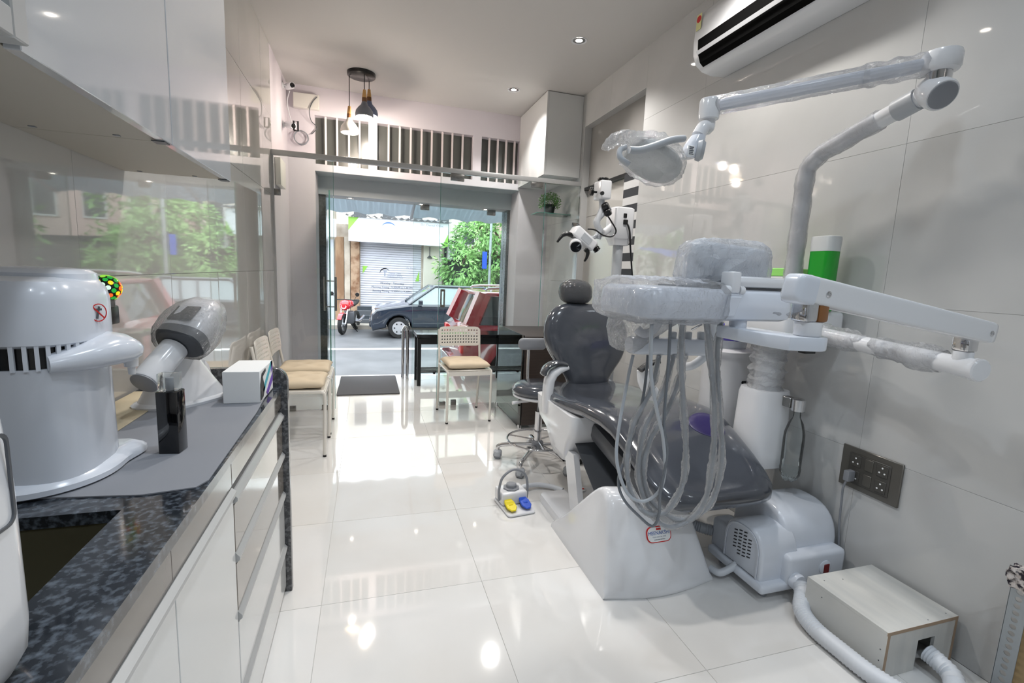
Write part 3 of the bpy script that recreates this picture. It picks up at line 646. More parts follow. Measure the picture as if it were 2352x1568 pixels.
# lifting linkage
bm = BM(); R_ = [[V((x, y, z)) for x, y, z in ((1.02, y0, z0), (1.32, y0, z0), (1.32, y0+.09, z0+.06), (1.02, y0+.09, z0+.06))] for y0, z0 in ((1.80, .2), (2.12, .40))]; loft(bm, R_); obj('lift_plate', bm, 'dark_grey', dc, 0)
bm = BM(); R_ = [[V((x, y, z)) for x, y, z in ((1.0, y0, z0), (1.03, y0, z0), (1.03, y0+.12, z0), (1.0, y0+.12, z0))] for y0, z0 in ((1.97, .04), (2.1, .36))]; loft(bm, R_); obj('lift_link', bm, 'white_plastic', dc, 0)
bm = BM(); R_ = [[V((x, y, z)) for x, y, z in ((1.3, y0, z0), (1.33, y0, z0), (1.33, y0+.12, z0), (1.3, y0+.12, z0))] for y0, z0 in ((1.97, .04), (2.1, .36))]; loft(bm, R_); obj('lift_link', bm, 'white_plastic', dc, 0)
bm = BM(); R_ = []
for z, x1, ya, yb, q in ((.56, 1.5, 2.08, 2.62, 0), (.48, 1.5, 2.08, 2.60, 0), (.44, 1.48, 2.1, 2.58, .004), (.40, 1.2, 2.14, 2.48, .01), (.33, 1.16, 2.17, 2.43, .015), (.285, 1.13, 2.2, 2.4, .025), (.268, 1.10, 2.24, 2.36, .05)): R_.append([V((p[0], p[1], z)) for p in rrect(.972+q, x1-q, ya, yb, .04)])
loft(bm, R_); obj('hinge_cover', bm, 'white_plastic', dc, 60)
# seat and leg rest, one long cushion
bm = BM(); R_ = []
for Y_, xc, zt, hw, th in ((2.70, 1.31, .585, .12, .04), (2.69, 1.31, .60, .20, .07), (2.64, 1.31, .612, .27, .1), (2.5, 1.31, .618, .315, .11), (2.35, 1.315, .625, .335, .11), (2.2, 1.325, .640, .335, .11), (2.05, 1.335, .655, .33, .105), (1.9, 1.34, .655, .32, .10), (1.8, 1.342, .635, .31, .10), (1.7, 1.345, .59, .302, .10), (1.6, 1.347, .54, .296, .10), (1.52, 1.347, .497, .288, .098), (1.46, 1.347, .466, .265, .09), (1.425, 1.347, .448, .225, .07), (1.41, 1.347, .432, .17, .03)):
    ring_ = []
    for q in sell(0, 0, 1, 1, 3.4, 44):
        x, zz_ = q; dish = -.022*max(0, 1-(x/.72)**2) if zz_ > .2 and hw > .25 else 0
        ring_.append(V((xc+x*hw, Y_, zt-th/2+zz_*th/2+dish)))
    R_.append(ring_)
loft(bm, R_); se = obj('seat_cushion', bm, 'upholstery', dc, 180)
from mathutils.bvhtree import BVHTree
bv = BVHTree.FromPolygons([v.co+OFF[se.name] for v in se.data.vertices], [list(p.vertices) for p in se.data.polygons])
bm = BM(); R_ = []
for g in (.05, .5, .9, 1.0):
    o_ = []
    for k in range(28):
        a = 2*PI*k/28; q = bv.ray_cast(V((1.50+.085*g*math.cos(a), 1.765+.085*g*math.sin(a)*(1+.25*math.cos(a)), 1.0)), V((0, 0, -1)))[0]
        o_.append(q+V((0, 0, .003 if g < 1 else -.002)))
    R_.append(o_)
loft(bm, R_[::-1]); obj('knee_inset', bm, 'purple_pad', dc, 180)
bm = BM(); box(bm, (1.08, 1.56, .40), (1.6, 2.1, .5), .03, 2, rot_about((1.3, 1.9, .5), 'X', .2)); obj('seat_pan', bm, 'dark_grey', dc)
# back rest
MB_ = Matrix.Translation((1.345, 2.74, .825)) @ Matrix.Rotation(-.22, 4, 'X')
OB = [(-45, -94), (-72, -86), (-92, -66), (-101, -42), (-101, -18), (-93, 8), (-76, 36), (-60, 58), (-48, 78), (-42, 94), (-20, 97), (0, 98), (22, 97), (44, 94), (52, 76), (68, 54), (85, 32), (97, 6), (102, -18), (100, -42), (88, -66), (68, -84), (42, -92), (0, -94)]
OBs = [(p[0]*.00282, -p[1]*.00285) for p in OB]
def dense(o, n=3):
    q = smoothp([(p[0], p[1], 0) for p in o]+[(o[0][0], o[0][1], 0)], n)[:-1]; return [(p.x, p.y) for p in q]
bm = BM(); pillow(bm, dense(OBs), MB_, .06, .055, 8, 3.4); obj('backrest', bm, 'upholstery', dc, 180)
bm = BM(); pillow(bm, dense([(p[0]*.93, p[1]*.9) for p in OBs]), MB_ @ Matrix.Translation((0, .05, -.01)), .02, .05, 6, 4); obj('back_shell', bm, 'white_plastic', dc, 180)
bm = BM(); box(bm, (1.285, 2.70, .46), (1.53, 2.80, .60), .012); obj('back_hinge', bm, 'bluish_white', dc)
for s in (-1, 1): bm = BM(); tube(bm, [MB_ @ V((s*.03-.07, .03, .2)), MB_ @ V((s*.03-.07, .03, .34))], .008, 10); obj('headrest_bar', bm, 'chrome', dc)
MH = Matrix.Translation((1.272, 2.80, 1.158)) @ Matrix.Rotation(-.25, 4, 'X') @ Matrix.Rotation(.06, 4, 'Y')
OH = [(p[0], p[1]) for p in sell(0, 0, .108, .076, 2.7, 36)]
bm = BM(); vs = pillow(bm, OH, MH, .055, .05, 6, 2.6); obj('headrest', bm, 'upholstery', dc, 180)
bm = BM(); vs = pillow(bm, [(p[0]*1.03, p[1]*1.04) for p in sell(0, 0, .108, .076, 2.7, 60)], MH, .06, .055, 14, 2.6); crinkle(bm, vs, .0028, 55, 1); obj('headrest_film', bm, 'wrap_clear', dc, 0)
# arm rest
bm = BM(); R_ = []
A_ = [(RY(1256, 945, 2.46), .026, .03), (RY(1257, 915, 2.46), .027, .03), (RY(1259, 890, 2.46), .027, .03), (RY(1262, 872, 2.46), .028, .03), (RY(1270, 857, 2.46), .027, .03), (RY(1284, 847, 2.46), .022, .03), (RY(1302, 842, 2.46), .014, .028)]
pts = [a[0] for a in A_]
for i, (p, a, b) in enumerate(A_):
    d = (pts[min(i+1, 6)]-pts[max(i-1, 0)]).normalized(); n_ = d.cross(V((0, 1, 0))).normalized(); R_.append([p+n_*q[0]+V((0, 1, 0))*q[1] for q in sell(0, 0, a, b*1.3, 3, 20)])
loft(bm, R_); ar = obj('armrest', bm, 'white_plastic', dc, 60)
bm = BM(); tube(bm, [RY(1247, 862, 2.46), RY(1252, 847, 2.46), RY(1266, 836, 2.46), RY(1285, 833, 2.46), RY(1302, 838, 2.46)], lambda t: .02 if 0 < t < 1 else .012, 14, 4, flat=(.75, 2.0), ref=(0, 0, 1)); obj('armrest_pad', bm, 'upholstery_wrap', ar, 180)
# dust film over seat front-left edge
# ------------------------------------------------------------------ delivery unit on its arm (part of the chair's side unit)
du = thing('delivery_unit', 'white instrument tray unit wrapped in film on a jointed arm', 'dental unit', (1.75, 1.68, 0))
# column and cuspidor body
bm = BM(); R_ = []
for z, a in ((.43, .098), (.435, .103), (.5, .102), (.76, .094), (.785, .088)): R_.append([V((p[0], p[1], z)) for p in sell(1.765, 1.71, a, a, 3.2, 32)])
loft(bm, R_); obj('column', bm, 'white_plastic', du, 50)
bm = BM(); cyl(bm, (1.765, 1.71, .785), (1.765, 1.71, 1.05), .05, 24); obj('pillar', bm, 'white_plastic', du)
bm = BM(); vs = lathe(bm, [(.073+.006*math.sin(k*1.3)+.003*math.sin(k*2.9), .76+.01*k) for k in range(29)], (1.765, 1.71, 0), 44, cap=False); crinkle(bm, vs, .011, 18, 5); obj('pillar_film', bm, 'wrap_milky', du, 0)
bm = BM(); R_ = []
for z, a in ((.25, .1), (.255, .108), (.86, .112), (.885, .112), (.89, .117), (.915, .118), (.93, .1)): R_.append([V((p[0], p[1], z)) for p in sell(1.80, 2.01, a, a, 2.4, 32)])
loft(bm, R_); cs = obj('cuspidor_body', bm, 'white_plastic', du, 50)
bm = BM(); c = RY(1702, 877, 1.91); cyl(bm, c+V((0, .03, 0)), c+V((0, -.012, 0)), .008, 12); box(bm, c+V((-.003, -.016, -.003)), c+V((.018, -.01, .008))); obj('tap_knob', bm, 'black_plastic', cs)
bm = BM(); lathe(bm, [(.085, .93), (.09, .97), (.105, .985), (.11, .99)], (1.80, 2.01, 0), 32, cap=False); obj('bowl_seat', bm, 'bluish_white', du)
bm = BM(); lathe(bm, [(.05, .965), (.1, .972), (.112, .985), (.114, 1.04), (.11, 1.043), (.106, 1.04), (.1, .99), (.03, .978)], (1.80, 2.01, 0), 36, cap=False); obj('cuspidor_bowl', bm, 'purple_bowl', du)
bm = BM(); tube(bm, [(1.69, 2.03, .93), (1.68, 2.03, 1.09), (1.70, 2.02, 1.1), (1.74, 2.02, 1.09)], .006, 8, 4); obj('rinse_spout', bm, 'chrome', du)
# unit head (upper housing) that carries the lamp post and bottles
bm = BM(); box(bm, (1.62, 1.50, 1.045), (1.93, 1.86, 1.16), .02, 3); box(bm, (1.665, 1.615, 1.155), (1.93, 1.86, 1.235), .012, 2); obj('unit_housing', bm, 'white_plastic', du)
# horizontal tube arm to the near end
T0, T1 = RX(1770, 775, 1.76), RY(2255, 852, .86)
T0 = V((1.76, 1.55, 1.075)); dT = (T1-T0).normalized()
bm = BM(); tube(bm, [T0, T0.lerp(T1, .5), T1-dT*.02], .029, 24); cyl(bm, T1-dT*.06, T1-dT*.018, .0305, 24); ta = obj('tube_arm', bm, 'white_plastic', du)
bm = BM(); lathe(bm, [(.029, -.02), (.033, -.017), (.033, -.004), (.029, 0), (.0, .001)], T1, 28, dT); obj('end_cap', bm, 'white_plastic', ta)
bm = BM(); N_ = 46; pts = [T0.lerp(T1, .12+.72*k/N_) for k in range(N_+1)]
vs = tube(bm, pts, lambda t: .036+.006*math.sin(t*9)+.004*math.sin(t*23), 26, cap=False); crinkle(bm, vs, .009, 24, 2); obj('tube_film', bm, 'wrap', ta, 0)
# knuckle at the near end, then the box arm back to the tray
J1 = T1-dT*.055; J1u = J1+V((0, 0, .075))
bm = BM(); cyl(bm, J1, J1+V((0, 0, .045)), .024, 20, .003); obj('knuckle', bm, 'white_plastic', du)
bm = BM(); box(bm, J1+V((-.022, -.022, .045)), J1+V((.022, .022, .10)), .006, 2); obj('knuckle_block', bm, 'chrome', du)
E0, E1 = RY(2262, 763, .85), RY(1832, 660, .85)
dE = (E1-E0).normalized(); nE = V((0, -1, 0)); nE = (nE-dE*nE.dot(dE)).normalized(); uE = nE.cross(dE)
if uE.z < 0: uE = -uE
bm = BM(); R_ = []
LE = (E1-E0).length
for s, a, b in ((-.012, .02, .018), (-.006, .026, .024), (.01, .029, .026), (LE*.5, .0305, .026), (LE-.03, .031, .026), (LE-.01, .0315, .0265)): R_.append([E0+dE*s+uE*q[0]+nE*q[1] for q in sell(0, 0, a, b, 7, 36)])
loft(bm, R_); ba = obj('box_arm', bm, 'white_plastic', du, 50)
LE = (E1-E0).length
bm = BM(); R_ = []
for s, a, b in ((-.03, .033, .028), (.0, .034, .029), (.012, .033, .028), (.02, .027, .023), (.024, .015, .014)): R_.append([E1+dE*s+uE*(q[0]-.003)+nE*q[1] for q in sell(0, 0, a, b, 6, 36)])
loft(bm, R_); obj('arm_end_cap', bm, 'bluish_white', ba, 50)
for s in (.02, LE-.065): 
    bm = BM(); c = E0+dE*s+nE*.0255-uE*.003; lathe(bm, [(.0075, 0), (.0075, .002), (.005, .004), (.0025, .0042), (.002, .0025), (0, .0025)], c, 20, nE); obj('arm_screw', bm, 'chrome', ba)
bm = BM(); K0 = RY(1863, 690, .85); K1 = RY(1862, 735, .85)
box(bm, (K0.x-.034, K0.y-.023, K1.z-.004), (K0.x+.004, K0.y+.023, K0.z+.012), .008, 2); obj('pivot_block', bm, 'chrome', ba)
bm = BM(); box(bm, (K0.x+.0045, K0.y-.022, K1.z-.004), (K0.x+.036, K0.y+.023, K0.z+.012), .007, 2); obj('pivot_cheek', bm, 'brown_block', ba)
bm = BM(); P0 = RY(1857, 738, .85); P1 = RY(1857, 766, .85); cyl(bm, (P0.x, P0.y, P1.z-.005), (P0.x, P0.y, P0.z), .029, 28, .003); obj('pivot', bm, 'white_plastic', du)
# bracket from pivot to tray underside
G0 = RY(1857, 778, .85); bm = BM(); o_ = []
for k in range(13): a = -PI/2+PI*k/12; o_.append((P0.x+.045*math.cos(a), P0.y+.04*math.sin(a)))
o_ += [(P0.x-.0, P0.y+.21), (P0.x-.075, P0.y+.21), (P0.x-.082, P0.y+.05), (P0.x-.07, P0.y-.02)]
prism(bm, o_, P1.z-.037, P1.z-.005, 'z', .004, 2); obj('tray_bracket', bm, 'bluish_white', du)
bm = BM(); cyl(bm, (P0.x-.03, P0.y+.185, P1.z-.006), (P0.x-.03, P0.y+.185, P1.z+.06), .022, 20); obj('tray_swivel', bm, 'bluish_white', du)
bm = BM(); c = V((P0.x, P0.y, P1.z-.035)); box(bm, c+V((-.022, -.012, -.006)), c+V((.03, .012, 0))); box(bm, c+V((-.008, -.01, -.011)), c+V((.022, .01, -.006))); obj('bracket_latch', bm, 'black_plastic', du)
# tray head
TZ0, TZ1 = RY(1600, 735, 1.02).z, RY(1640, 662, 1.02).z
tx0, tx1 = RY(1470, 700, 1.02).x, RY(1822, 720, 1.02).x
bm = BM(); R_ = []
for z, q in ((TZ0, .015), (TZ0+.006, .004), (TZ0+.03, 0), (TZ1-.012, .004), (TZ1-.003, .012), (TZ1, .024)): R_.append([V((p[0], p[1]+.0, z)) for p in rrect(tx0+q, tx1-q, 1.0+q, 1.27-q, .05)])
loft(bm, R_); tr = obj('tray_head', bm, 'bluish_white', du, 50)
bm = BM(); box(bm, (tx0+.2, 1.02, TZ1), (tx1-.01, 1.25, TZ1+.004)); obj('tray_mat', bm, 'dark_grey', tr, 0)
bm = BM(); box(bm, (tx1-.2, 1.01, TZ1+.0045), (tx1-.005, 1.26, TZ1+.034), .012, 2); obj('tray_dish', bm, 'white_plastic', tr)
# viewer on its bracket
v0 = RY(1575, 658, 1.1); v1 = RY(1757, 568, 1.1)
bm = BM(); R_ = []
for y, q in ((1.075, .012), (1.08, .004), (1.09, 0), (1.125, .0), (1.135, .006), (1.14, .018)): R_.append([V((p[0], y, p[1])) for p in rrect(v0.x+q, v1.x-q, v0.z+q, v1.z-q, .022)])
vs = loft(bm, R_); bmesh.ops.transform(bm, matrix=rot_about(((v0.x+v1.x)/2, 1.1, v0.z), 'Y', .06), verts=vs); vw = obj('film_viewer', bm, 'bluish_white', du, 50)
for px in ((1601, 600), (1743, 610)): 
    bm = BM(); c = RY(px[0], px[1], 1.075); lathe(bm, [(.005, 0), (.005, .002), (0, .002)], c, 12, (0, -1, 0)); obj('viewer_screw', bm, 'light_grey', vw)
bm = BM()
def blob(x0, x1, y0, y1, z0, z1, p, nu, nv):
    R_ = []
    for i in range(nv+1):
        a = -PI/2+PI*i/nv; s = max(.04, math.cos(a)**(2/p)); h = math.copysign(abs(math.sin(a))**(2/p), math.sin(a))
        R_.append([V(((x0+x1)/2+(x1-x0)/2*s*q[0], (y0+y1)/2+(y1-y0)/2*s*q[1], (z0+z1)/2+(z1-z0)/2*h)) for q in sell(0, 0, 1, 1, p, nu)])
    return R_
vs = loft(bm, blob(v0.x-.018, v1.x+.014, 1.055, 1.16, v0.z-.02, v1.z+.012, 4, 70, 30)); crinkle(bm, vs, .007, 20, 4)
kx, kz = RY(1672, 625, 1.055).x, RY(1672, 618, 1.055).z
for v in vs:
    d = math.hypot(v.co.x-kx, v.co.z-kz)
    if v.co.y < 1.08: v.co.y += .016*math.sin(math.atan2(v.co.z-kz, v.co.x-kx)*9)*math.exp(-d/.05)*min(1, d/.02)-.014*math.exp(-(d/.018)**2)
obj('viewer_film', bm, 'wrap_milky', vw, 0)
h0 = RY(1682, 628, 1.02); h1 = RY(1682, 668, 1.0)
bm = BM(); box(bm, (h0.x-.014, 1.0, TZ1-.01), (h0.x+.014, 1.045, h0.z+.005), .005, 2); obj('viewer_hinge', bm, 'white_plastic', tr)
for s in (-1, 1): bm = BM(); c = V((h0.x+s*.015, 1.01, h1.z+.002)); lathe(bm, [(.011 if k % 2 else .012, .003*k) for k in range(6)], c, 18, (s, 0, 0)); obj('hinge_knob', bm, 'white_plastic', tr)
bm = BM(); prism(bm, [(h0.x-.022, TZ1-.018), (h0.x+.014, TZ1-.018), (h0.x-.002, TZ0+.014), (h0.x-.032, TZ0+.014)], .992, 1.002, 'y', .002, 1); obj('hinge_plate', bm, 'bluish_white', tr)
# instrument holder bar on the patient side
b0 = RY(1447, 792, 1.22); b1 = RY(1625, 797, 1.22)
bm = BM(); R_ = []
for s, q in ((-.004, .75), (.004, .95), (.02, 1), (b1.x-b0.x-.02, 1), (b1.x-b0.x, .95), (b1.x-b0.x+.008, .7)): R_.append([V((b0.x+s, 1.22+q*p[0], b0.z-.008*s/(b1.x-b0.x)+q*p[1])) for p in sell(0, 0, .03, .026, 3.5, 24)])
loft(bm, R_); hb = obj('holder_bar', bm, 'bluish_white', du, 50)
for px in (1470, 1505, 1545, 1580, 1610):
    bm = BM(); c = RY(px, 772, 1.215); lathe(bm, [(.011, -.02), (.012, .012), (.009, .014)], c, 14); obj('holder_socket', bm, 'light_grey', hb)
bm = BM(); tube(bm, [RY(1463, 755, 1.18), RY(1478, 766, 1.17), RY(1500, 758, 1.15), RY(1514, 735, 1.12)], .0125, 14, 5); obj('tray_handle', bm, 'bluish_white', du)
bm = BM(); tube(bm, [RY(1640, 735, 1.2), RY(1636, 775, 1.22), RY(1620, 815, 1.24), RY(1592, 838, 1.26), RY(1570, 842, 1.3)], .0135, 16, 6); obj('suction_handle', bm, 'hose_white', du)
bm = BM(); tube(bm, [RY(1588, 757, 1.2), RY(1613, 744, 1.18)], .003, 8); obj('bar_link', bm, 'chrome', du)
bm = BM(); c = RY(1493, 838, 1.5); tube(bm, [RY(1470, 850, 1.6), RY(1490, 836, 1.6), RY(1512, 830, 1.6)], .012, 12, 4, flat=(.8, 1.6)); 
obj('assistant_handle', bm, 'black_plastic', du)
bm = BM(); tube(bm, [RY(1480, 850, 1.62), RY(1483, 880, 1.62), RY(1500, 905, 1.66)], .03, 16, 4); obj('assistant_arm', bm, 'white_plastic', du)
# film over the left half of the tray and bar
bm = BM(); f0 = RY(1440, 812, 1.1); f1 = RY(1665, 655, 1.1)
vs = loft(bm, blob(tx0-.024, RY(1690, 700, 1.0).x, .972, 1.292, TZ0-.016, TZ1+.02, 4.5, 110, 40)); crinkle(bm, vs, .0085, 24, 8); obj('tray_film', bm, 'wrap', tr, 0)
bm = BM(); R_ = []
for z, x0, x1, y0, y1 in ((TZ0+.01, tx0-.02, tx0+.12, 1.02, 1.27), (TZ0-.02, tx0-.025, tx0+.11, 1.05, 1.275), (TZ0-.05, tx0-.02, tx0+.10, 1.1, 1.28), (TZ0-.075, tx0-.01, tx0+.09, 1.15, 1.275), (TZ0-.10, tx0+.0, tx0+.075, 1.17, 1.27), (TZ0-.115, tx0+.015, tx0+.06, 1.19, 1.26)):
    R_.append([V((p[0]+.05, p[1], z)) for p in sell((x0+x1)/2, (y0+y1)/2, (x1-x0)/2, (y1-y0)/2, 3, 60)])
vs = loft(bm, R_, cap=False); bmesh.ops.subdivide_edges(bm, edges=bm.edges[:], cuts=1, use_grid_fill=True); crinkle(bm, bm.verts[:], .008, 24, 9); obj('bar_film', bm, 'wrap', tr, 0)
bm = BM(); vs = loft(bm, blob(RY(1690, 730, 1.0).x, tx1+.07, 1.0, 1.2, TZ0+.0, TZ0+.04, 2.2, 60, 16)); crinkle(bm, vs, .006, 24, 19); obj('tray_film', bm, 'wrap', tr, 0)
# hanging hoses: (points, radius, material, wrapped)
HP = [
 ([(1497, 745), (1495, 857), (1510, 949), (1523, 1005), (1527, 1079), (1514, 1127), (1477, 1151), (1440, 1131), (1417, 1060), (1421, 986), (1441, 875), (1454, 815)], .0050, 'hose_grey', 0),
 ([(1540, 735), (1536, 820), (1525, 968), (1532, 1042), (1516, 1134), (1514, 1179), (1499, 1208), (1469, 1186), (1432, 1145), (1421, 1097), (1447, 1023), (1477, 912), (1488, 815)], .0042, 'hose_dark', 0),
 ([(1568, 735), (1564, 820), (1569, 931), (1575, 1042), (1566, 1116), (1529, 1175), (1480, 1175), (1447, 1123), (1440, 1057), (1455, 975), (1495, 894), (1514, 815)], .0062, 'hose_grey', 1),
 ([(1622, 735), (1632, 820), (1641, 949), (1636, 1060), (1617, 1153), (1573, 1200), (1521, 1205), (1480, 1146), (1466, 1079), (1480, 986), (1521, 905), (1547, 815)], .0066, 'hose_grey', 1),
 ([(1655, 740), (1647, 820), (1651, 931), (1658, 1042), (1643, 1131), (1610, 1178), (1554, 1192), (1499, 1153), (1477, 1086), (1492, 1012), (1529, 949), (1558, 875), (1572, 815)], .0066, 'hose_grey', 1)]
for k, (pp, r_, m_, wr_) in enumerate(HP):
    n = len(pp)-1; pts = [RY(p[0], p[1], 1.03+.012*k+(.17-.012*k)*(i/n)) for i, p in enumerate(pp)]
    bm = BM(); tube(bm, pts, r_, 10, 7); h_ = obj('hose', bm, m_, du, 180)
    if wr_: bm = BM(); vs = tube(bm, pts, lambda t: r_*1.6+.002*math.sin(t*60+k), 14, 12, cap=False); crinkle(bm, vs, .0032, 50, k); obj('hose_film', bm, 'wrap', h_, 0)
# chrome cup bracket and bottle
bm = BM(); c = RX(1800, 917, 1.80); box(bm, (1.775, 1.575, c.z-.022), (1.81, 1.69, c.z+.022), .002, 1); obj('bottle_bracket', bm, 'steel', du)
bc = V((1.80, 1.555, 0))
bm = BM(); lathe(bm, [(.026 if k % 2 else .0275, 0) for k in range(1)]+[(.027, 0), (.027, .05), (.022, .054), (0, .054)], (bc.x, bc.y, c.z-.03), 24); obj('bottle_cap_clamp', bm, 'chrome', du)
# lamp post, elbow arm
PT = [(1.78, 1.65, 1.16), (1.78, 1.65, 1.4), (1.78, 1.65, 1.68), (1.78, 1.64, 1.755), (1.78, 1.585, 1.80), (1.78, 1.42, 1.852), (1.78, 1.23, 1.905)]
lp = thing('operating_light', 'wrapped overhead dental operating light on a long bent arm', 'lamp', (1.78, 1.65, 1.236))
bm = BM(); pts = [V(PT[0])+V((0, 0, .077))]+[V(p) for p in PT[1:3]]+smoothp([V(p) for p in PT[2:5]], 8)[1:]+[V(p) for p in PT[5:]]
tube(bm, pts, .031, 24); po = obj('post', bm, 'white_plastic', lp, 50)
bm = BM(); dense_pts = []
for a, b in zip(pts, pts[1:]):
    m = max(1, int((b-a).length/.012)); dense_pts += [a.lerp(b, k/m) for k in range(m)]
vs = tube(bm, dense_pts[4:-10], lambda t: .036+.002*math.sin(t*40), 22, cap=False); crinkle(bm, vs, .0032, 35, 6); obj('post_film', bm, 'wrap', lp, 0)
J = RX(2158, 205, 1.78)
dA = (V(PT[6])-V(PT[5])).normalized(); bm = BM(); tube(bm, [V(PT[6])-dA*.08, V(PT[6])-dA*.01], .037, 24); obj('post_sleeve', bm, 'light_grey', lp)
Jc = V(PT[6])+dA*.045
aj = V((-.30, -.80, -.55)).normalized(); bm = BM(); lathe(bm, [(.03, -.045), (.044, -.042), (.049, -.032), (.049, .028), (.045, .034), (.0, .034)], Jc-V((0, 0, .012)), 36, aj); obj('lower_joint', bm, 'white_plastic', lp)
bm = BM(); lathe(bm, [(.041, .0335), (.041, .0365), (.038, .038), (0, .038)], Jc-V((0, 0, .012)), 32, aj); obj('joint_disc', bm, 'mid_grey', lp)
bm = BM(); cyl(bm, Jc+V((0, 0, .01)), Jc+V((0, 0, .05)), .034, 24); obj('joint_ring', bm, 'chrome', lp)
bm = BM(); lathe(bm, [(.035, .05), (.05, .054), (.054, .062), (.054, .10), (.05, .11), (.04, .113), (0, .113)], Jc, 36); obj('upper_joint', bm, 'white_plastic', lp)
A0 = Jc+V((0, 0, .082)); A1 = RY(1640, 243, 1.6); dL = (A1-A0).normalized()
bm = BM(); sL = V((0, 0, 1)); sL = (sL-dL*sL.z).normalized(); tL = dL.cross(sL)
R_ = []
for s, g in ((.03, .7), (.05, 1), ((A1-A0).length*.5, 1), ((A1-A0).length-.02, 1), ((A1-A0).length, .9)):
    o_ = []
    for k in range(48):
        t = 2*PI*k/48; r_ = .031+(.0012 if (k//2) % 2 else 0)*(1 if abs(math.cos(t)) < .75 else 0); o_.append(A0+dL*s+(sL*math.cos(t)*r_*1.05+tL*math.sin(t)*r_*.85)*g)
    R_.append(o_)
loft(bm, R_); la = obj('lamp_arm', bm, 'bluish_white', lp, 60)
bm = BM(); vs = tube(bm, [A0+dL*(.03+.011*k) for k in range(18)], lambda t: .037+.003*math.sin(t*17), 30, cap=False); crinkle(bm, vs, .005, 38, 11); obj('arm_film', bm, 'wrap', la, 0)
bm = BM(); vs = tube(bm, [A0+dL*(.2+.02*k) for k in range(26)], .0345, 20, cap=False); crinkle(bm, vs, .002, 30, 12); obj('arm_film', bm, 'wrap', la, 0)
K = A1+dL*.015
bm = BM(); lathe(bm, [(.02, -.05), (.036, -.046), (.038, -.035), (.038, .018), (.034, .026), (.02, .03)], K, 28); obj('lamp_joint', bm, 'white_plastic', lp)
K2 = RY(1604, 312, 1.6); K3 = RY(1588, 345, 1.6)
bm = BM(); tube(bm, [K+V((0, 0, -.04)), K+V((0, 0, -.075)), K.lerp(K2, .7)+V((.008, 0, 0)), K2], .025, 20, 6); obj('lamp_neck', bm, 'white_plastic', lp)
bm = BM(); R_ = []
for f_, a, b in ((0, .025, .025), (.25, .03, .03), (.6, .033, .034), (1, .03, .032), (1.2, .022, .024)): R_.append([K2+(K3-K2)*f_*1.3+V((q[0], q[1], 0)) for q in sell(0, 0, a, b, 2.6, 24)])
loft(bm, R_); hd = obj('yoke_hub', bm, 'bluish_white', lp, 50)
bm = BM(); c = RY(1606, 345, 1.585); lathe(bm, [(.0, -.012), (.036, -.01), (.04, .005), (.03, .018), (0, .02)], c, 28, (.8, -.5, -.1)); obj('hub_cap', bm, 'light_grey', lp)
bm = BM(); c = RY(1587, 346, 1.555); box(bm, c+V((-.014, -.002, -.018)), c+V((.014, .0, .018)), .001, 1); lb = obj('rating_label', bm, 'paper', lp)
for k in range(5): bm = BM(); box(bm, c+V((-.009, -.003, .011-.006*k)), c+V((.01-.003*(k % 2), -.002, .0135-.006*k))); obj('label_print', bm, 'print_dark', lb, 0)
# yoke handle sweeping left
bm = BM(); tube(bm, [RY(1570, 318, 1.57), RY(1540, 322, 1.54), RY(1500, 336, 1.52), RY(1468, 345, 1.5), RY(1445, 344, 1.5)], .0125, 16, 6); obj('yoke_arm', bm, 'light_grey', lp)
bm = BM(); tube(bm, [RY(1436, 338, 1.56), RY(1424, 345, 1.55), RY(1425, 362, 1.54), RY(1445, 378, 1.53)], .010, 14, 6); obj('lamp_handle', bm, 'light_grey', lp)
# reflector head
cH = RY(1500, 365, 1.62)
MHd = Matrix.Translation(cH) @ Matrix.Rotation(.35, 4, 'Y') @ Matrix.Rotation(-.45, 4, 'X')
bm = BM(); R_ = []
for z, a, b in ((.035, .03, .022), (.03, .08, .05), (.015, .105, .07), (-.01, .115, .078), (-.03, .11, .074), (-.036, .09, .06), (-.028, .03, .02)): R_.append([MHd @ V((q[0], q[1], z)) for q in sell(0, 0, a, b, 2.4, 36)])
loft(bm, R_); hd = obj('lamp_head', bm, 'white_translucent', lp, 60)
bm = BM(); R_ = []
for z, a, b in ((.06, .02, .015), (.055, .07, .05), (.035, .115, .085), (.0, .128, .094), (-.035, .122, .09), (-.06, .09, .065), (-.07, .04, .03)): R_.append([MHd @ V((q[0], q[1], z)) for q in sell(0, 0, a, b, 2.3, 72)])
vs = loft(bm, R_, cap=False); bmesh.ops.subdivide_edges(bm, edges=bm.edges[:], cuts=2, use_grid_fill=True); crinkle(bm, bm.verts[:], .008, 26, 13); obj('head_film', bm, 'wrap', hd, 0)
bm = BM(); vs = tube(bm, [RY(1490, 330, 1.6), RY(1450, 320, 1.58), RY(1420, 318, 1.56), RY(1400, 330, 1.55), RY(1390, 342, 1.55)], lambda t: .03*(1-.75*t)+.004, 30, 10, cap=False); crinkle(bm, vs, .008, 32, 14); obj('head_film', bm, 'wrap', hd, 0)
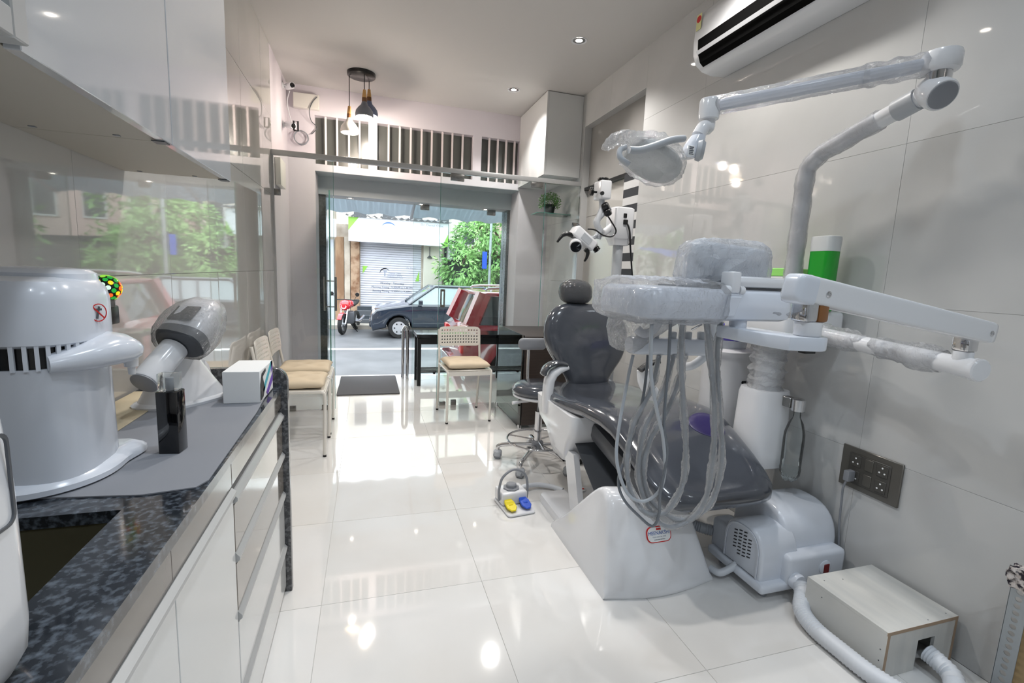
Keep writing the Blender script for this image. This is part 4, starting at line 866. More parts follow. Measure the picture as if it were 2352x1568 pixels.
# bottle hanging from the bracket
t = thing('water_bottle', 'clear plastic bottle with a little water hanging from the chrome bracket', 'bottle', (bc.x, bc.y, c.z))
zt = RX(1800, 917, 1.80).z-.03
pr = [(.0, -.315), (.02, -.315), (.03, -.308), (.041, -.29), (.043, -.26), (.0415, -.255), (.0425, -.13), (.041, -.10), (.03, -.055), (.016, -.03), (.014, -.002)]
bm = BM(); lathe(bm, pr, (bc.x, bc.y, zt), 32, cap=False)
for v in bm.verts:
    if v.co.z < zt-.30: v.co.z += .008*math.cos(5*math.atan2(v.co.y-bc.y, v.co.x-bc.x))
obj('bottle_wall', bm, 'clear_plastic', t, 60)
bm = BM(); lathe(bm, [(.018, -.311), (.029, -.304), (.0395, -.289), (.0415, -.262), (0, -.262)], (bc.x, bc.y, zt), 28); obj('water', bm, 'clear_plastic', t)
# things standing on the unit head
t = thing('sanitizer_bottle', 'green sanitizer bottle with white pump cap on the dental unit', 'bottle', (1.82, 1.56, 1.161))
c = RX(1886, 600, 1.82)+V((0, -.012, 0)); bm = BM(); o_ = lambda z, g: [V((c.x+q[0], c.y+q[1], z)) for q in sell(0, 0, .038*g, .052*g, 3, 28)]
zt = RX(1886, 545, 1.82).z; zg = RX(1886, 578, 1.82).z
loft(bm, [o_(1.161, .96), o_(1.166, 1), o_(zg, 1.03)]); obj('liquid_body', bm, 'green_liquid', t, 50)
bm = BM(); R_ = [o_(zg+.0005, 1.03), o_(zt-.01, 1.06), o_(zt, 1.03), o_(zt+.002, .95)]; loft(bm, R_); obj('clear_top', bm, 'white_translucent', t, 50)
bm = BM(); c2 = RX(1788, 622, 1.82); z0 = RX(1788, 634, 1.82).z; z1 = RX(1788, 616, 1.82).z
t = thing('wipes_box', 'white box with a light green lid on the dental unit', 'box', (c2.x, c2.y, 1.236))
box(bm, (1.79, c2.y-.075, 1.236), (1.91, c2.y+.075, z0), .003, 1); obj('box', bm, 'white_matte', t)
bm = BM(); box(bm, (1.788, c2.y-.077, z0+.0005), (1.912, c2.y+.077, z1), .003, 1); obj('lid', bm, 'lime', t)
# ------------------------------------------------------------------ stool
st = thing('dentist_stool', 'round dentist stool with chrome five-star base beside the chair', 'stool', (1.09, 2.86, 0))
S = V((1.09, 2.86, 0))
for k, a in enumerate((2.65, 3.98, 5.2, .1, 1.4)):
    d = V((math.cos(a), math.sin(a), 0)); e = S+d*.27
    bm = BM(); tube(bm, [S+V((0, 0, .125))+d*.03, S+d*.15+V((0, 0, .115)), S+d*.24+V((0, 0, .1)), e+V((0, 0, .085)), e+V((0, 0, .06))], .014, 12, 5); lg = obj('leg', bm, 'chrome', st)
    n_ = V((-d.y, d.x, 0)); bm = BM(); cyl(bm, e-n_*.022+V((0, 0, .027)), e+n_*.022+V((0, 0, .027)), .027, 20, .004); obj('caster_wheel', bm, 'mid_grey', lg)
    bm = BM(); lathe(bm, [(.03, .0), (.03, .03), (.02, .04), (.01, .045)], e+V((0, 0, .022)), 14, cap=True); obj('caster_hood', bm, 'light_grey', lg)
bm = BM(); lathe(bm, [(.03, .09), (.04, .1), (.04, .15), (.03, .16)], S, 24); obj('hub', bm, 'mid_grey', st)
bm = BM(); cyl(bm, S+V((0, 0, .15)), S+V((0, 0, .36)), .024, 20); obj('column', bm, 'chrome', st)
bm = BM(); cyl(bm, S+V((0, 0, .36)), S+V((0, 0, .46)), .014, 16); obj('gas_lift', bm, 'dark_grey', st)
bm = BM(); tube(bm, [S+V((.205*math.cos(2*PI*k/48), .205*math.sin(2*PI*k/48), .165)) for k in range(49)], .0075, 10, cap=False)
for k in range(3): a = 2*PI*k/3+.4; tube(bm, [S+V((.02*math.cos(a), .02*math.sin(a), .165)), S+V((.205*math.cos(a), .205*math.sin(a), .165))], .006, 8)
obj('foot_ring', bm, 'chrome', st)
bm = BM(); lathe(bm, [(.05, .455), (.16, .46), (.18, .47), (.182, .48), (.17, .487)], S, 40); obj('seat_pan', bm, 'white_plastic', st)
bm = BM(); lathe(bm, [(.17, .487), (.185, .495), (.188, .515), (.175, .54), (.14, .553), (.0, .558)], S, 44); obj('seat', bm, 'upholstery', st, 180)
bm = BM(); tube(bm, [S+V((-.03, -.02, .44)), S+V((-.13, -.03, .44)), S+V((-.2, -.04, .435))], lambda t: .006+.006*t, 10, 3); obj('height_lever', bm, 'white_plastic', st)
bm = BM(); tube(bm, [S+V((.0, .12, .47)), S+V((0, .24, .49)), S+V((0, .27, .58)), S+V((0, .27, .76))], .011, 12, 5); obj('back_bar', bm, 'chrome', st)
bm = BM(); pillow(bm, rrect(-.105, .105, -.042, .042, .035), Matrix.Translation(S+V((.02, .25, .775))), .025, .025, 5); obj('back_pad', bm, 'mid_grey', st, 180)
# ------------------------------------------------------------------ foot control
fp = thing('foot_control', 'foot control box with yellow and blue pedals on the floor', 'foot pedal', (.76, 2.3, 0))
FM = rot_about((.76, 2.31, 0), 'Z', .12)
bm = BM(); vs = prism(bm, rrect(.685, .845, 2.2, 2.42, .02), .002, .014, 'z', .003, 1); bmesh.ops.transform(bm, matrix=FM, verts=bm.verts); obj('base', bm, 'white_plastic', fp)
bm = BM(); box(bm, (.69, 2.3, .014), (.84, 2.42, .085), .012, 3); bmesh.ops.transform(bm, matrix=FM, verts=bm.verts); obj('body', bm, 'white_plastic', fp)
bm = BM(); lathe(bm, [(.046, .085), (.046, .092), (.03, .095), (.03, .108), (.026, .112), (0, .112)], (.765, 2.36, 0), 8); bmesh.ops.transform(bm, matrix=FM, verts=bm.verts); obj('round_switch', bm, 'mid_grey', fp)
for x, m_ in ((.722, 'yellow'), (.808, 'blue')):
    bm = BM(); vs = prism(bm, [(x-.018, 2.31), (x+.018, 2.31), (x+.028, 2.28), (x+.028, 2.24), (x+.012, 2.215), (x-.012, 2.215), (x-.028, 2.24), (x-.028, 2.28)], .045, .055, 'z', .003, 1); bmesh.ops.transform(bm, matrix=rot_about((x, 2.31, .05), 'X', .25), verts=bm.verts[:]); bmesh.ops.transform(bm, matrix=FM, verts=bm.verts); pd_ = obj('pedal', bm, m_, fp)
    bm = BM(); box(bm, (x-.012, 2.255, .014), (x+.012, 2.30, .045), .002, 1); bmesh.ops.transform(bm, matrix=FM, verts=bm.verts); obj('pedal_spring', bm, m_, pd_)
bm = BM(); tube(bm, [(.682, 2.33, .04), (.68, 2.33, .1), (.70, 2.33, .17), (.765, 2.33, .205), (.83, 2.33, .17), (.85, 2.33, .1), (.848, 2.33, .03)], .007, 10, 6); bmesh.ops.transform(bm, matrix=FM, verts=bm.verts); obj('carry_loop', bm, 'mid_grey', fp)
bm = BM(); tube(bm, [(.83, 2.43, .03), (.87, 2.47, .03), (.96, 2.49, .025), (1.04, 2.46, .02), (1.09, 2.40, .02)], .014, 14, 6); tag(obj('pedal_hose', bm, 'hose_white'), 'white hose linking the foot control to the chair base', 'hose')
# ------------------------------------------------------------------ suction pump
sp = thing('suction_pump', 'white domed suction pump with slotted vent by the wall', 'pump', (1.7, 1.5, 0))
def arch(y0, y1, z0, z1, r, n=18):
    o = [(y0, z0)]; yc = (y0+y1)/2; ry = (y1-y0)/2; rz = min(z1-z0, ry*1.1)
    for k in range(n+1): a = PI-PI*k/n; o.append((yc+ry*math.copysign(abs(math.cos(a))**.8, math.cos(a)), z1-rz+rz*math.sin(a)**.8))
    o.append((y1, z0)); return o
bm = BM(); prism(bm, arch(1.37, 1.585, .05, .275, .1), 1.505, 1.69, 'x', .014, 3); obj('motor_cover', bm, 'bluish_white', sp, 50)
bm = BM(); prism(bm, arch(1.39, 1.70, .05, .335, .1), 1.65, 1.925, 'x', .022, 3); obj('dome_cover', bm, 'bluish_white', sp, 50)
bm = BM(); box(bm, (1.612, 1.335, .05), (1.915, 1.5, .185), .02, 3); obj('front_box', bm, 'bluish_white', sp)
bm = BM(); box(bm, (1.49, 1.34, .035), (1.92, 1.66, .075), .014, 3); obj('skirt', bm, 'bluish_white', sp)
bm = BM(); box(bm, (1.52, 1.58, .05), (1.62, 1.68, .2), .02, 3); obj('rear_port', bm, 'bluish_white', sp)
for x, y in ((1.55, 1.39), (1.87, 1.39), (1.55, 1.62), (1.87, 1.62)): bm = BM(); cyl(bm, (x, y, 0), (x, y, .04), .016, 14); obj('rubber_foot', bm, 'mid_grey', sp)
bm = BM(); o_ = arch(1.385, 1.57, .08, .262, .1); i_ = arch(1.392, 1.563, .08, .255, .1)
loft(bm, [[V((1.503, p[0], p[1])) for p in o_], [V((1.500, p[0], p[1])) for p in o_], [V((1.500, p[0], p[1])) for p in i_], [V((1.503, p[0], p[1])) for p in i_]], cap=False); obj('vent_rim', bm, 'bluish_white', sp)
for j in range(4):
    for i in range(8):
        y = 1.437+j*.026; z = .232-i*.015+.005*(j % 2)
        if (i in (0, 7) and j in (0, 3)) or (i == 7 and j == 0): continue
        bm = BM(); box(bm, (1.5022, y-.008, z-.002), (1.505, y+.008, z+.002), mtx=rot_about((1.503, y, z), 'X', -.25)); obj('vent_slot', bm, 'black_plastic', sp, 0)
bm = BM(); lathe(bm, [(.03, 0), (.03, .006), (.022, .01)], (1.80, 1.337, .12), 20, (0, -1, 0)); obj('switch_boss', bm, 'bluish_white', sp)
bm = BM(); mat('dark_red', '#6e1418', .3); box(bm, (1.786, 1.324, .10), (1.814, 1.33, .138), .002, 1); obj('rocker_switch', bm, 'dark_red', sp, label='dark red rocker switch')
bm = BM(); lathe(bm, [(.034, 0), (.034, .02), (.03, .026)], (1.65, 1.337, .085), 20, (0, -1, 0)); obj('outlet', bm, 'bluish_white', sp)
def corr(bm, pts, r, sm, rib=.0018, n=16):
    q = smoothp(pts, sm); L = 0; o = [q[0]]
    for a, b in zip(q, q[1:]):
        m = max(1, int((b-a).length/.0045)); o += [a.lerp(b, (k+1)/m) for k in range(m)]
    cnt = [0]
    def rr(t): return r+rib*(1 if int(round(t*(len(o)-1))) % 2 else -1)
    tube(bm, o, rr, n)
bm = BM(); corr(bm, [(1.645, 1.306, .085), (1.625, 1.275, .072), (1.57, 1.225, .048), (1.55, 1.15, .034), (1.548, 1.05, .033), (1.552, .95, .033), (1.585, .86, .033), (1.65, .82, .033), (1.73, .825, .036), (1.785, .865, .048), (1.792, .91, .06), (1.792, .946, .066)], .0285, 8); tag(obj('waste_hose', bm, 'hose_white', smooth=60), 'thick ribbed white hose curving from pump to junction box', 'hose')
bm = BM(); corr(bm, [(1.53, 1.68, .12), (1.46, 1.74, .13), (1.40, 1.84, .16), (1.41, 1.95, .26), (1.44, 2.0, .36)], .024, 8); tag(obj('suction_hose', bm, 'hose_grey', smooth=60), 'grey corrugated hose rising from the pump behind the chair base', 'hose')
bm = BM(); tube(bm, [(1.51, 1.50, .07), (1.47, 1.50, .05), (1.435, 1.51, .035), (1.425, 1.55, .03)], .015, 14, 6); tag(obj('inlet_hose', bm, 'hose_white'), 'short white hose between pump and chair base', 'hose')
# ------------------------------------------------------------------ junction box
jb = thing('junction_box', 'white laminated plywood box on the floor with a hose entering', 'box', (1.765, 1.1, 0))
X0, X1, Y0, Y1, Z1, tk = 1.60, 1.93, .95, 1.245, .17, .012
bm = BM(); box(bm, (X0, Y0, Z1-tk), (X1, Y1, Z1)); top = obj('top_panel', bm, 'box_board', jb, 0)
bm = BM(); box(bm, (X0, Y0, .0), (X0+tk, Y1, Z1-tk-.0003)); obj('side_panel', bm, 'box_board', jb, 0)
bm = BM(); box(bm, (X1-tk, Y0, .0), (X1, Y1, Z1-tk-.0003)); obj('side_panel', bm, 'box_board', jb, 0)
bm = BM(); box(bm, (X0+tk, Y1-tk, .0), (X1-tk, Y1, Z1-tk-.0003)); obj('rear_panel', bm, 'box_board', jb, 0)
bm = BM(); hx0, hx1, hz = 1.752, 1.832, .112
box(bm, (X0+tk+.0003, Y0+.002, 0), (hx0, Y0+tk, Z1-tk-.0003)); box(bm, (hx1, Y0+.002, 0), (X1-tk-.0003, Y0+tk, Z1-tk-.0003)); box(bm, (hx0, Y0+.002, hz), (hx1, Y0+tk, Z1-tk-.0003)); obj('front_panel', bm, 'box_board', jb, 0)
bm = BM()
for lo, hi in (((X0, Y0-.0006, Z1-tk), (X1, Y0, Z1)), ((X0, Y0-.0006, 0), (X0+tk, Y0, Z1-tk)), ((X1-tk, Y0-.0006, 0), (X1, Y0, Z1-tk)), ((X0-.0006, Y0, Z1-tk), (X0, Y0+.002, Z1))): box(bm, lo, hi)
obj('plywood_edge', bm, 'ply_edge', jb, 0)
for p in ((X0-.0004, 1.18, .13), (X0-.0004, .965, .03), (X0-.0004, .965, .06), (X0-.0004, .965, .10)): bm = BM(); lathe(bm, [(.002, 0), (.002, .001), (0, .001)], p, 8, (-1, 0, 0)); obj('nail', bm, 'dark_grey', jb)
for p in ((1.64, 1.21), (1.72, 1.2), (1.90, .97), (1.8, .962)): bm = BM(); lathe(bm, [(.002, 0), (.002, .0006), (0, .0006)], (p[0], p[1], Z1), 8); obj('nail', bm, 'dark_grey', top)
# ------------------------------------------------------------------ power sockets
sk = thing('socket_plate', 'bronze grey wall plate with power sockets and switches', 'wall socket', (XR, 1.316, .435))
bm = BM(); box(bm, (XR-.010, 1.197, .432), (XR-.0005, 1.436, .606), .002, 1); obj('plate', bm, 'grey_plate', sk)
bm = BM(); box(bm, (XR-.013, 1.235, .455), (XR-.01, 1.40, .583), .002, 1); obj('insert_frame', bm, 'socket_dark', sk)
for zc in (.553, .488):
    for k, yc in enumerate((1.372, 1.318, 1.265)):
        w_ = .021 if k != 1 else .016
        bm = BM(); box(bm, (XR-.0155, yc-w_, zc-.024), (XR-.013, yc+w_, zc+.024), .001, 1); m_ = obj('socket' if k != 1 else 'switch', bm, 'grey_plate' if k == 1 else 'socket_dark', sk)
        if k != 1:
            for dy, dz in ((0, .012), (-.010, -.008), (.010, -.008)): bm = BM(); lathe(bm, [(.0035, 0), (.0035, .0006), (0, .0006)], (XR-.0155, yc+dy, zc+dz), 10, (-1, 0, 0)); obj('pin_hole', bm, 'paper' if True else 'black_plastic', m_, 0)
pg = thing('power_plug', 'grey plug in the wall socket with its hanging cord', 'plug', (XR-.03, 1.385, .46))
bm = BM(); box(bm, (XR-.055, 1.362, .467), (XR-.0165, 1.388, .513), .006, 2); obj('plug_body', bm, 'mid_grey', pg)
bm = BM(); tube(bm, [(XR-.045, 1.376, .47), (XR-.045, 1.385, .43), (XR-.028, 1.395, .36), (XR-.015, 1.40, .26), (XR-.012, 1.39, .15), (XR-.012, 1.38, .03), (XR-.012, 1.36, .008)], .0045, 10, 6); obj('cord', bm, 'mid_grey', pg)
# ------------------------------------------------------------------ air conditioner
ac = thing('air_conditioner', 'white split air conditioner with open louvre high on the wall', 'air conditioner', (1.84, 2.05, 2.42))
prof = [(XR-.001, 2.72), (XR-.001, 2.42), (1.86, 2.415), (1.80, 2.425), (1.755, 2.455), (1.735, 2.50), (1.73, 2.56), (1.735, 2.66), (1.75, 2.71), (1.78, 2.725)]
YA0, YA1 = 1.55, 2.45
bm = BM(); prism(bm, prof, YA0, YA1, 'y', .012, 3); bd = obj('housing', bm, 'white_plastic', ac, 50)
bm = BM(); q = [(1.7285, 2.56), (1.7335, 2.50), (1.7535, 2.455), (1.79, 2.427), (1.80, 2.45), (1.76, 2.48), (1.745, 2.53), (1.74, 2.56)]
prism(bm, [(1.7265, 2.565), (1.7315, 2.50), (1.7515, 2.452), (1.775, 2.434), (1.779, 2.44), (1.757, 2.457), (1.737, 2.502), (1.732, 2.566)], YA0+.06, YA1-.05, 'y'); mat('matte_black', '#060606', .9, spec=.1); obj('air_outlet', bm, 'matte_black', ac, 0)
bm = BM(); prism(bm, [(1.716, 2.502), (1.726, 2.486), (1.730, 2.488), (1.72, 2.505)], YA0+.06, YA1-.055, 'y'); obj('louvre', bm, 'white_plastic', ac, 0)
for y in (2.38, 2.05, 1.75): bm = BM(); lathe(bm, [(.006, 0), (.006, .003), (0, .003)], (1.733, y, 2.505), 10, (-1, 0, 0)); obj('louvre_pivot', bm, 'white_plastic', ac)
bm = BM(); box(bm, (1.7285, 2.39, 2.62), (1.7305, 2.43, 2.70)); obj('energy_label', bm, 'label_yellow', ac, 0)
bm = BM(); lathe(bm, [(.018, 0), (.018, .001), (0, .001)], (1.729, 2.41, 2.675), 16, (-1, 0, 0)); obj('energy_stars', bm, 'red', ac, 0)
# ------------------------------------------------------------------ perforated angle post at right
pp = thing('slotted_angle_post', 'perforated galvanised steel angle post at the right picture edge', 'metal post', (1.9, .78, 0))
px0, py0, hh = 1.85, .805, .40
bm = BM(); n_h = 18; cw = .045; ch = hh/n_h
for k in range(n_h):
    cz = ch*(k+.5); o8 = [(-1, -1), (0, -1), (1, -1), (1, 0), (1, 1), (0, 1), (-1, 1), (-1, 0)]
    for xx in (px0, px0+.0015):
        A = [bm.verts.new((xx, py0-cw/2+cw/2*a, cz+ch/2*b)) for a, b in o8]; B = [bm.verts.new((xx, py0-cw/2+.0085*math.cos(math.atan2(b, a)), cz+.0075*math.sin(math.atan2(b, a)))) for a, b in o8]
        for i in range(8): bm.faces.new((A[i], A[(i+1) % 8], B[(i+1) % 8], B[i]))
obj('flange', bm, 'galv', pp, 0)
bm = BM(); box(bm, (px0, py0-.001, 0), (px0+.02, py0+.001, hh)); obj('flange', bm, 'galv', pp, 0)
bm = BM(); box(bm, (1.875, .42, 0), (1.945, .78, .385), .002, 1); tag(obj('cardboard_panel', bm, 'card'), 'brown cardboard box at the right picture edge', 'box')
bm = BM(); box(bm, (px0-.02, py0-.05, hh+.001), (px0+.02, py0+.0, hh+.06)); vs = bm.verts[:]; bmesh.ops.subdivide_edges(bm, edges=bm.edges[:], cuts=5, use_grid_fill=True); crinkle(bm, bm.verts[:], .012, 60, 4)
mat('pattern_cloth', '#d8cfc9', .8, var=(60, '#2b2530', .45, .55)); tag(obj('patterned_cloth', bm, 'pattern_cloth', None, 0), 'crumpled patterned cloth on top of the perforated post', 'cloth')
# ------------------------------------------------------------------ white perforated chairs
def adde():
    t = thing('perforated_chair', 'x', 'chair', (0, 0, 0), 'white perforated waiting chairs')
    r = .0105
    for s in (-1, 1):
        x = s*.185
        bm = BM(); tube(bm, [(x, -.20, .012), (x, -.205, .30), (x, -.205, .415), (x, -.195, .435), (x, -.17, .44), (x, .0, .442), (x, .165, .44)], r, 10, 4); lg = obj('front_leg', bm, 'cream_metal', t)
        bm = BM(); lathe(bm, [(.0118, 0), (.0118, .014)], (x, -.2, 0), 10); obj('foot_cap', bm, 'black_plastic', lg)
        bm = BM(); tube(bm, [(x, .22, .012), (x, .185, .25), (x, .165, .44), (x, .19, .6), (x, .215, .74)], r, 10, 4); lg = obj('rear_leg', bm, 'cream_metal', t)
        bm = BM(); lathe(bm, [(.0118, 0), (.0118, .014)], (x, .221, 0), 10); obj('foot_cap', bm, 'black_plastic', lg)
    bm = BM(); prism(bm, rrect(-.195, .195, -.205, .175, .03), .442, .452, 'z', .003, 1); obj('seat', bm, 'cream_metal', t)
    bm = BM(); box(bm, (-.18, -.21, .405), (.18, -.2, .44)); obj('seat_rail', bm, 'cream_metal', t, 0)
    # perforated back
    bm = BM(); nx, nz = 14, 5; cw, ch = .0245, .027; W, Hh = nx*cw, nz*ch; th = .008
    zc = .68
    def P(x, z, f): return V((x, .205+(z)*.10-.10*(x/.2)**2*.2+(th/2 if f else -th/2), zc+z))
    o8 = [(-1, -1), (0, -1), (1, -1), (1, 0), (1, 1), (0, 1), (-1, 1), (-1, 0)]
    for i in range(nx):
        for j in range(nz):
            cx, cz = -W/2+cw*(i+.5), -Hh/2+ch*(j+.5); rows = []
            for f in (0, 1):
                A = [bm.verts.new(P(cx+cw/2*a, cz+ch/2*b, f)) for a, b in o8]; B = [bm.verts.new(P(cx+.0072*math.cos(math.atan2(b, a)), cz+.0072*math.sin(math.atan2(b, a)), f)) for a, b in o8]
                for k in range(8): bm.faces.new((A[k], A[(k+1) % 8], B[(k+1) % 8], B[k]))
                rows.append(B)
            for k in range(8): bm.faces.new((rows[0][k], rows[0][(k+1) % 8], rows[1][(k+1) % 8], rows[1][k]))
    # border
    ring = []
    for i in range(2*nx): ring.append((-W/2+cw/2*i, -Hh/2))
    for j in range(2*nz): ring.append((W/2, -Hh/2+ch/2*j))
    for i in range(2*nx): ring.append((W/2-cw/2*i, Hh/2))
    for j in range(2*nz): ring.append((-W/2, Hh/2-ch/2*j))
    def outp(p):
        q = (max(-W/2+.02, min(W/2-.02, p[0])), max(-Hh/2+.02, min(Hh/2-.02, p[1]))); d = V((p[0]-q[0], p[1]-q[1], 0)); 
        return (q[0]+d.normalized().x*.038, q[1]+d.normalized().y*.038)
    out_ = [outp(p) for p in ring]
    loft(bm, [[P(p[0], p[1], 0) for p in ring], [P(p[0], p[1], 0) for p in out_], [P(p[0], p[1], 1) for p in out_], [P(p[0], p[1], 1) for p in ring]], cap=False)
    bmesh.ops.remove_doubles(bm, verts=bm.verts[:], dist=1e-5)
    obj('backrest', bm, 'cream_metal', t)
    return t
ch0 = adde(); ch1 = copy_tree(ch0); ch2 = copy_tree(ch0)
for c_, loc, rz, lb in ((ch0, (.80, 3.98, 0), .05, 'cream perforated chair standing in front of the glass door'), (ch1, (-.475, 3.41, 0), PI/2, 'cream perforated chair by the wall nearest the counter'), (ch2, (-.475, 3.855, 0), PI/2, 'cream perforated chair by the wall nearest the partition')):
    c_.location = loc; c_.rotation_euler = (0, 0, rz); c_['label'] = lb
def cushion(loc, rz, label, seed):
    bm = BM(); n = 22; W = .183
    tuft = [(0, 0), (-.09, -.09), (.09, -.09), (-.09, .09), (.09, .09)]
    for side in (1, -1):
        g = []
        for i in range(n+1):
            row = []
            for j in range(n+1):
                x, y = -1+2*i/n, -1+2*j/n; e = (1-abs(x)**5)*(1-abs(y)**5); h = .034*max(0, e)**.4
                X_, Y_ = x*W*(1-.03*(1-abs(y))), y*W*(1-.03*(1-abs(x)))
                for a, b in tuft: h -= .02*math.exp(-((X_-a)**2+(Y_-b)**2)/.0016)*(1 if e > .05 else 0)
                h += .004*noise.noise(V((X_*18+seed, Y_*18, side)))*e
                row.append(bm.verts.new((X_, Y_, .034+side*max(h, 0)*(1 if side > 0 else .9))))
            g.append(row)
        for i in range(n):
            for j in range(n): bm.faces.new((g[i][j], g[i+1][j], g[i+1][j+1], g[i][j+1]))
    bmesh.ops.remove_doubles(bm, verts=bm.verts[:], dist=1e-4)
    zmin = min(v.co.z for v in bm.verts)
    for v in bm.verts: v.co.z -= zmin
    o = obj('seat_cushion', bm, 'cushion', None, 180, origin=(0, 0, 0)); o.location = loc; o.rotation_euler = (0, 0, rz); tag(o, label, 'cushion', 'beige tufted chair cushions')
cushion((.80, 3.95, .4525), .05, 'beige tufted cushion on the chair before the glass door', 1)
cushion((-.455, 3.41, .4525), PI/2, 'beige tufted cushion on the wall chair nearest the counter', 5)
cushion((-.455, 3.855, .4525), PI/2, 'beige tufted cushion on the wall chair nearest the partition', 9)
# ------------------------------------------------------------------ reception desk
dk = thing('reception_desk', 'dark brown desk with smoked glass side by the partition', 'desk', (1.5, 3.9, 0))
bm = BM(); box(bm, (1.30, 3.55, .03), (1.78, 3.57, .74)); obj('front_panel', bm, 'brown_desk', dk, 0)
bm = BM(); box(bm, (1.30, 3.57, .03), (1.32, 4.27, .74)); obj('side_panel', bm, 'brown_desk', dk, 0)
bm = BM(); box(bm, (1.78, 3.55, 0), (1.80, 4.27, .74)); obj('side_panel', bm, 'brown_desk', dk, 0)
bm = BM(); box(bm, (1.185, 3.54, .012), (1.195, 4.28, .775)); obj('glass_side', bm, 'smoked_glass', dk, 0)
bm = BM(); box(bm, (1.196, 3.54, .745), (1.81, 4.28, .765)); obj('desk_top', bm, 'brown_desk', dk, 0)
bm = BM(); box(bm, (1.2, 3.545, .03), (1.30, 3.555, .744)); obj('front_panel', bm, 'brown_desk', dk, 0)
for y in (3.56, 4.25): bm = BM(); box(bm, (1.178, y-.015, 0), (1.202, y+.015, .03), .002, 1); obj('foot_clip', bm, 'white_plastic', dk)
# corner cabinet over the partition
cc = thing('corner_cabinet', 'tall white ceiling cabinet in the far right corner', 'cabinet', (1.76, 4.75, 2.2))
bm = BM(); box(bm, (1.60, 4.38, 2.2), (XR-.001, YF-.001, ZC-.001)); obj('body', bm, 'white_matte', cc, 0)
bm = BM(); box(bm, (1.582, 4.362, 2.195), (1.60, YF-.003, ZC-.006), .001, 1); obj('door', bm, 'white_lam_low', cc, 0)
bm = BM(); box(bm, (1.601, 4.362, 2.195), (XR-.002, 4.38, ZC-.006), .001, 1); obj('end_panel', bm, 'white_lam_low', cc, 0)
# doormat, shoe rack, chrome rail
bm = BM(); prism(bm, rrect(-.295, .31, 4.79, 5.62, .01), .0005, .012, 'z', .003, 1); tag(obj('doormat', bm, 'doormat'), 'grey ribbed doormat in the entrance', 'doormat')
rk = thing('shoe_rack', 'low black bench rack with slatted shelf inside the street glazing', 'rack', (.95, 5.25, 0))
for x in (.53, 1.5):
    for y in (5.12, 5.42): bm = BM(); box(bm, (x-.02, y-.02, 0), (x+.02, y+.02, .53), .003, 1); obj('leg', bm, 'black_plastic', rk)
bm = BM(); box(bm, (.50, 5.09, .53), (1.53, 5.45, .57), .004, 1); obj('top', bm, 'black_gloss', rk)
bm = BM(); box(bm, (.55, 5.11, .46), (1.48, 5.13, .53)); obj('apron', bm, 'black_plastic', rk, 0)
for y in (5.15, 5.22, 5.29, 5.36): bm = BM(); box(bm, (.53, y-.012, .14), (1.5, y+.012, .155)); obj('shelf_slat', bm, 'black_plastic', rk, 0)
for x in (.7, 1.0, 1.3): bm = BM(); box(bm, (x-.012, 5.13, .125), (x+.012, 5.38, .14)); obj('shelf_bearer', bm, 'black_plastic', rk, 0)
bm = BM(); tube(bm, [(.385, 5.50, .0), (.385, 5.50, .5), (.39, 5.50, .57), (.41, 5.50, .6), (.43, 5.50, .57), (.435, 5.50, .5), (.435, 5.50, .0)], .018, 16, 5); tag(obj('grab_rail', bm, 'chrome'), 'short chrome grab rail at the entrance edge', 'rail')
# plant on glass shelf
bm = BM(); box(bm, (1.60, 4.52, 1.862), (XR-.001, 4.74, 1.87), .0015, 1); tag(obj('glass_shelf', bm, 'glass_edge'), 'small glass wall shelf under the potted plant', 'shelf')
bm = BM(); box(bm, (1.90, 4.6, 1.852), (XR-.001, 4.66, 1.8615)); sb_ = obj('shelf_bracket', bm, 'steel', smooth=0); tag(sb_, 'steel bracket under the glass shelf', 'bracket')
pl = thing('potted_plant', 'small bushy green plant in a black pot on glass shelf', 'plant', (1.76, 4.63, 1.8705))
bm = BM(); lathe(bm, [(.045, 0), (.062, .085), (.065, .09), (.058, .09), (.05, .08), (0, .075)], (1.76, 4.63, 1.8705), 24); obj('pot', bm, 'black_plastic', pl)
bm = BM()
for k in range(900):
    u_, v_, w__ = random.random(), random.random(), random.random(); th = 2*PI*u_; ph = math.acos(1-1.6*v_); r_ = .115*(.45+.55*w__)
    c = V((1.76+r_*math.sin(ph)*math.cos(th), 4.63+r_*math.sin(ph)*math.sin(th)*.8, 1.98+r_*math.cos(ph)*.9)); d = (c-V((1.76, 4.63, 1.95))).normalized(); d = (d+noise.noise_vector(c*40)*.7).normalized()
    s_ = d.cross(V((random.random()-.5, random.random()-.5, random.random()-.5))).normalized(); l = .016
    bm.faces.new([bm.verts.new(q) for q in (c, c+d*l*.5+s_*l*.3, c+d*l, c+d*l*.5-s_*l*.3)])
stuff(obj('foliage', bm, 'leaf', pl, 0))
# switch plate low on the right wall
c = RX(1370, 682, XR); t = thing('switch_plate', 'small dark bronze switch plate on the wall behind the chair', 'switch', (XR, c.y, c.z-.07))
bm = BM(); box(bm, (XR+.058, c.y-.10, c.z-.05), (XR+.0695, c.y+.08, c.z+.07), .002, 1); obj('plate', bm, 'grey_plate', t)
bm = BM(); box(bm, (XR+.054, c.y-.07, c.z-.02), (XR+.058, c.y+.05, c.z+.04), .001, 1); obj('rocker', bm, 'socket_dark', t)
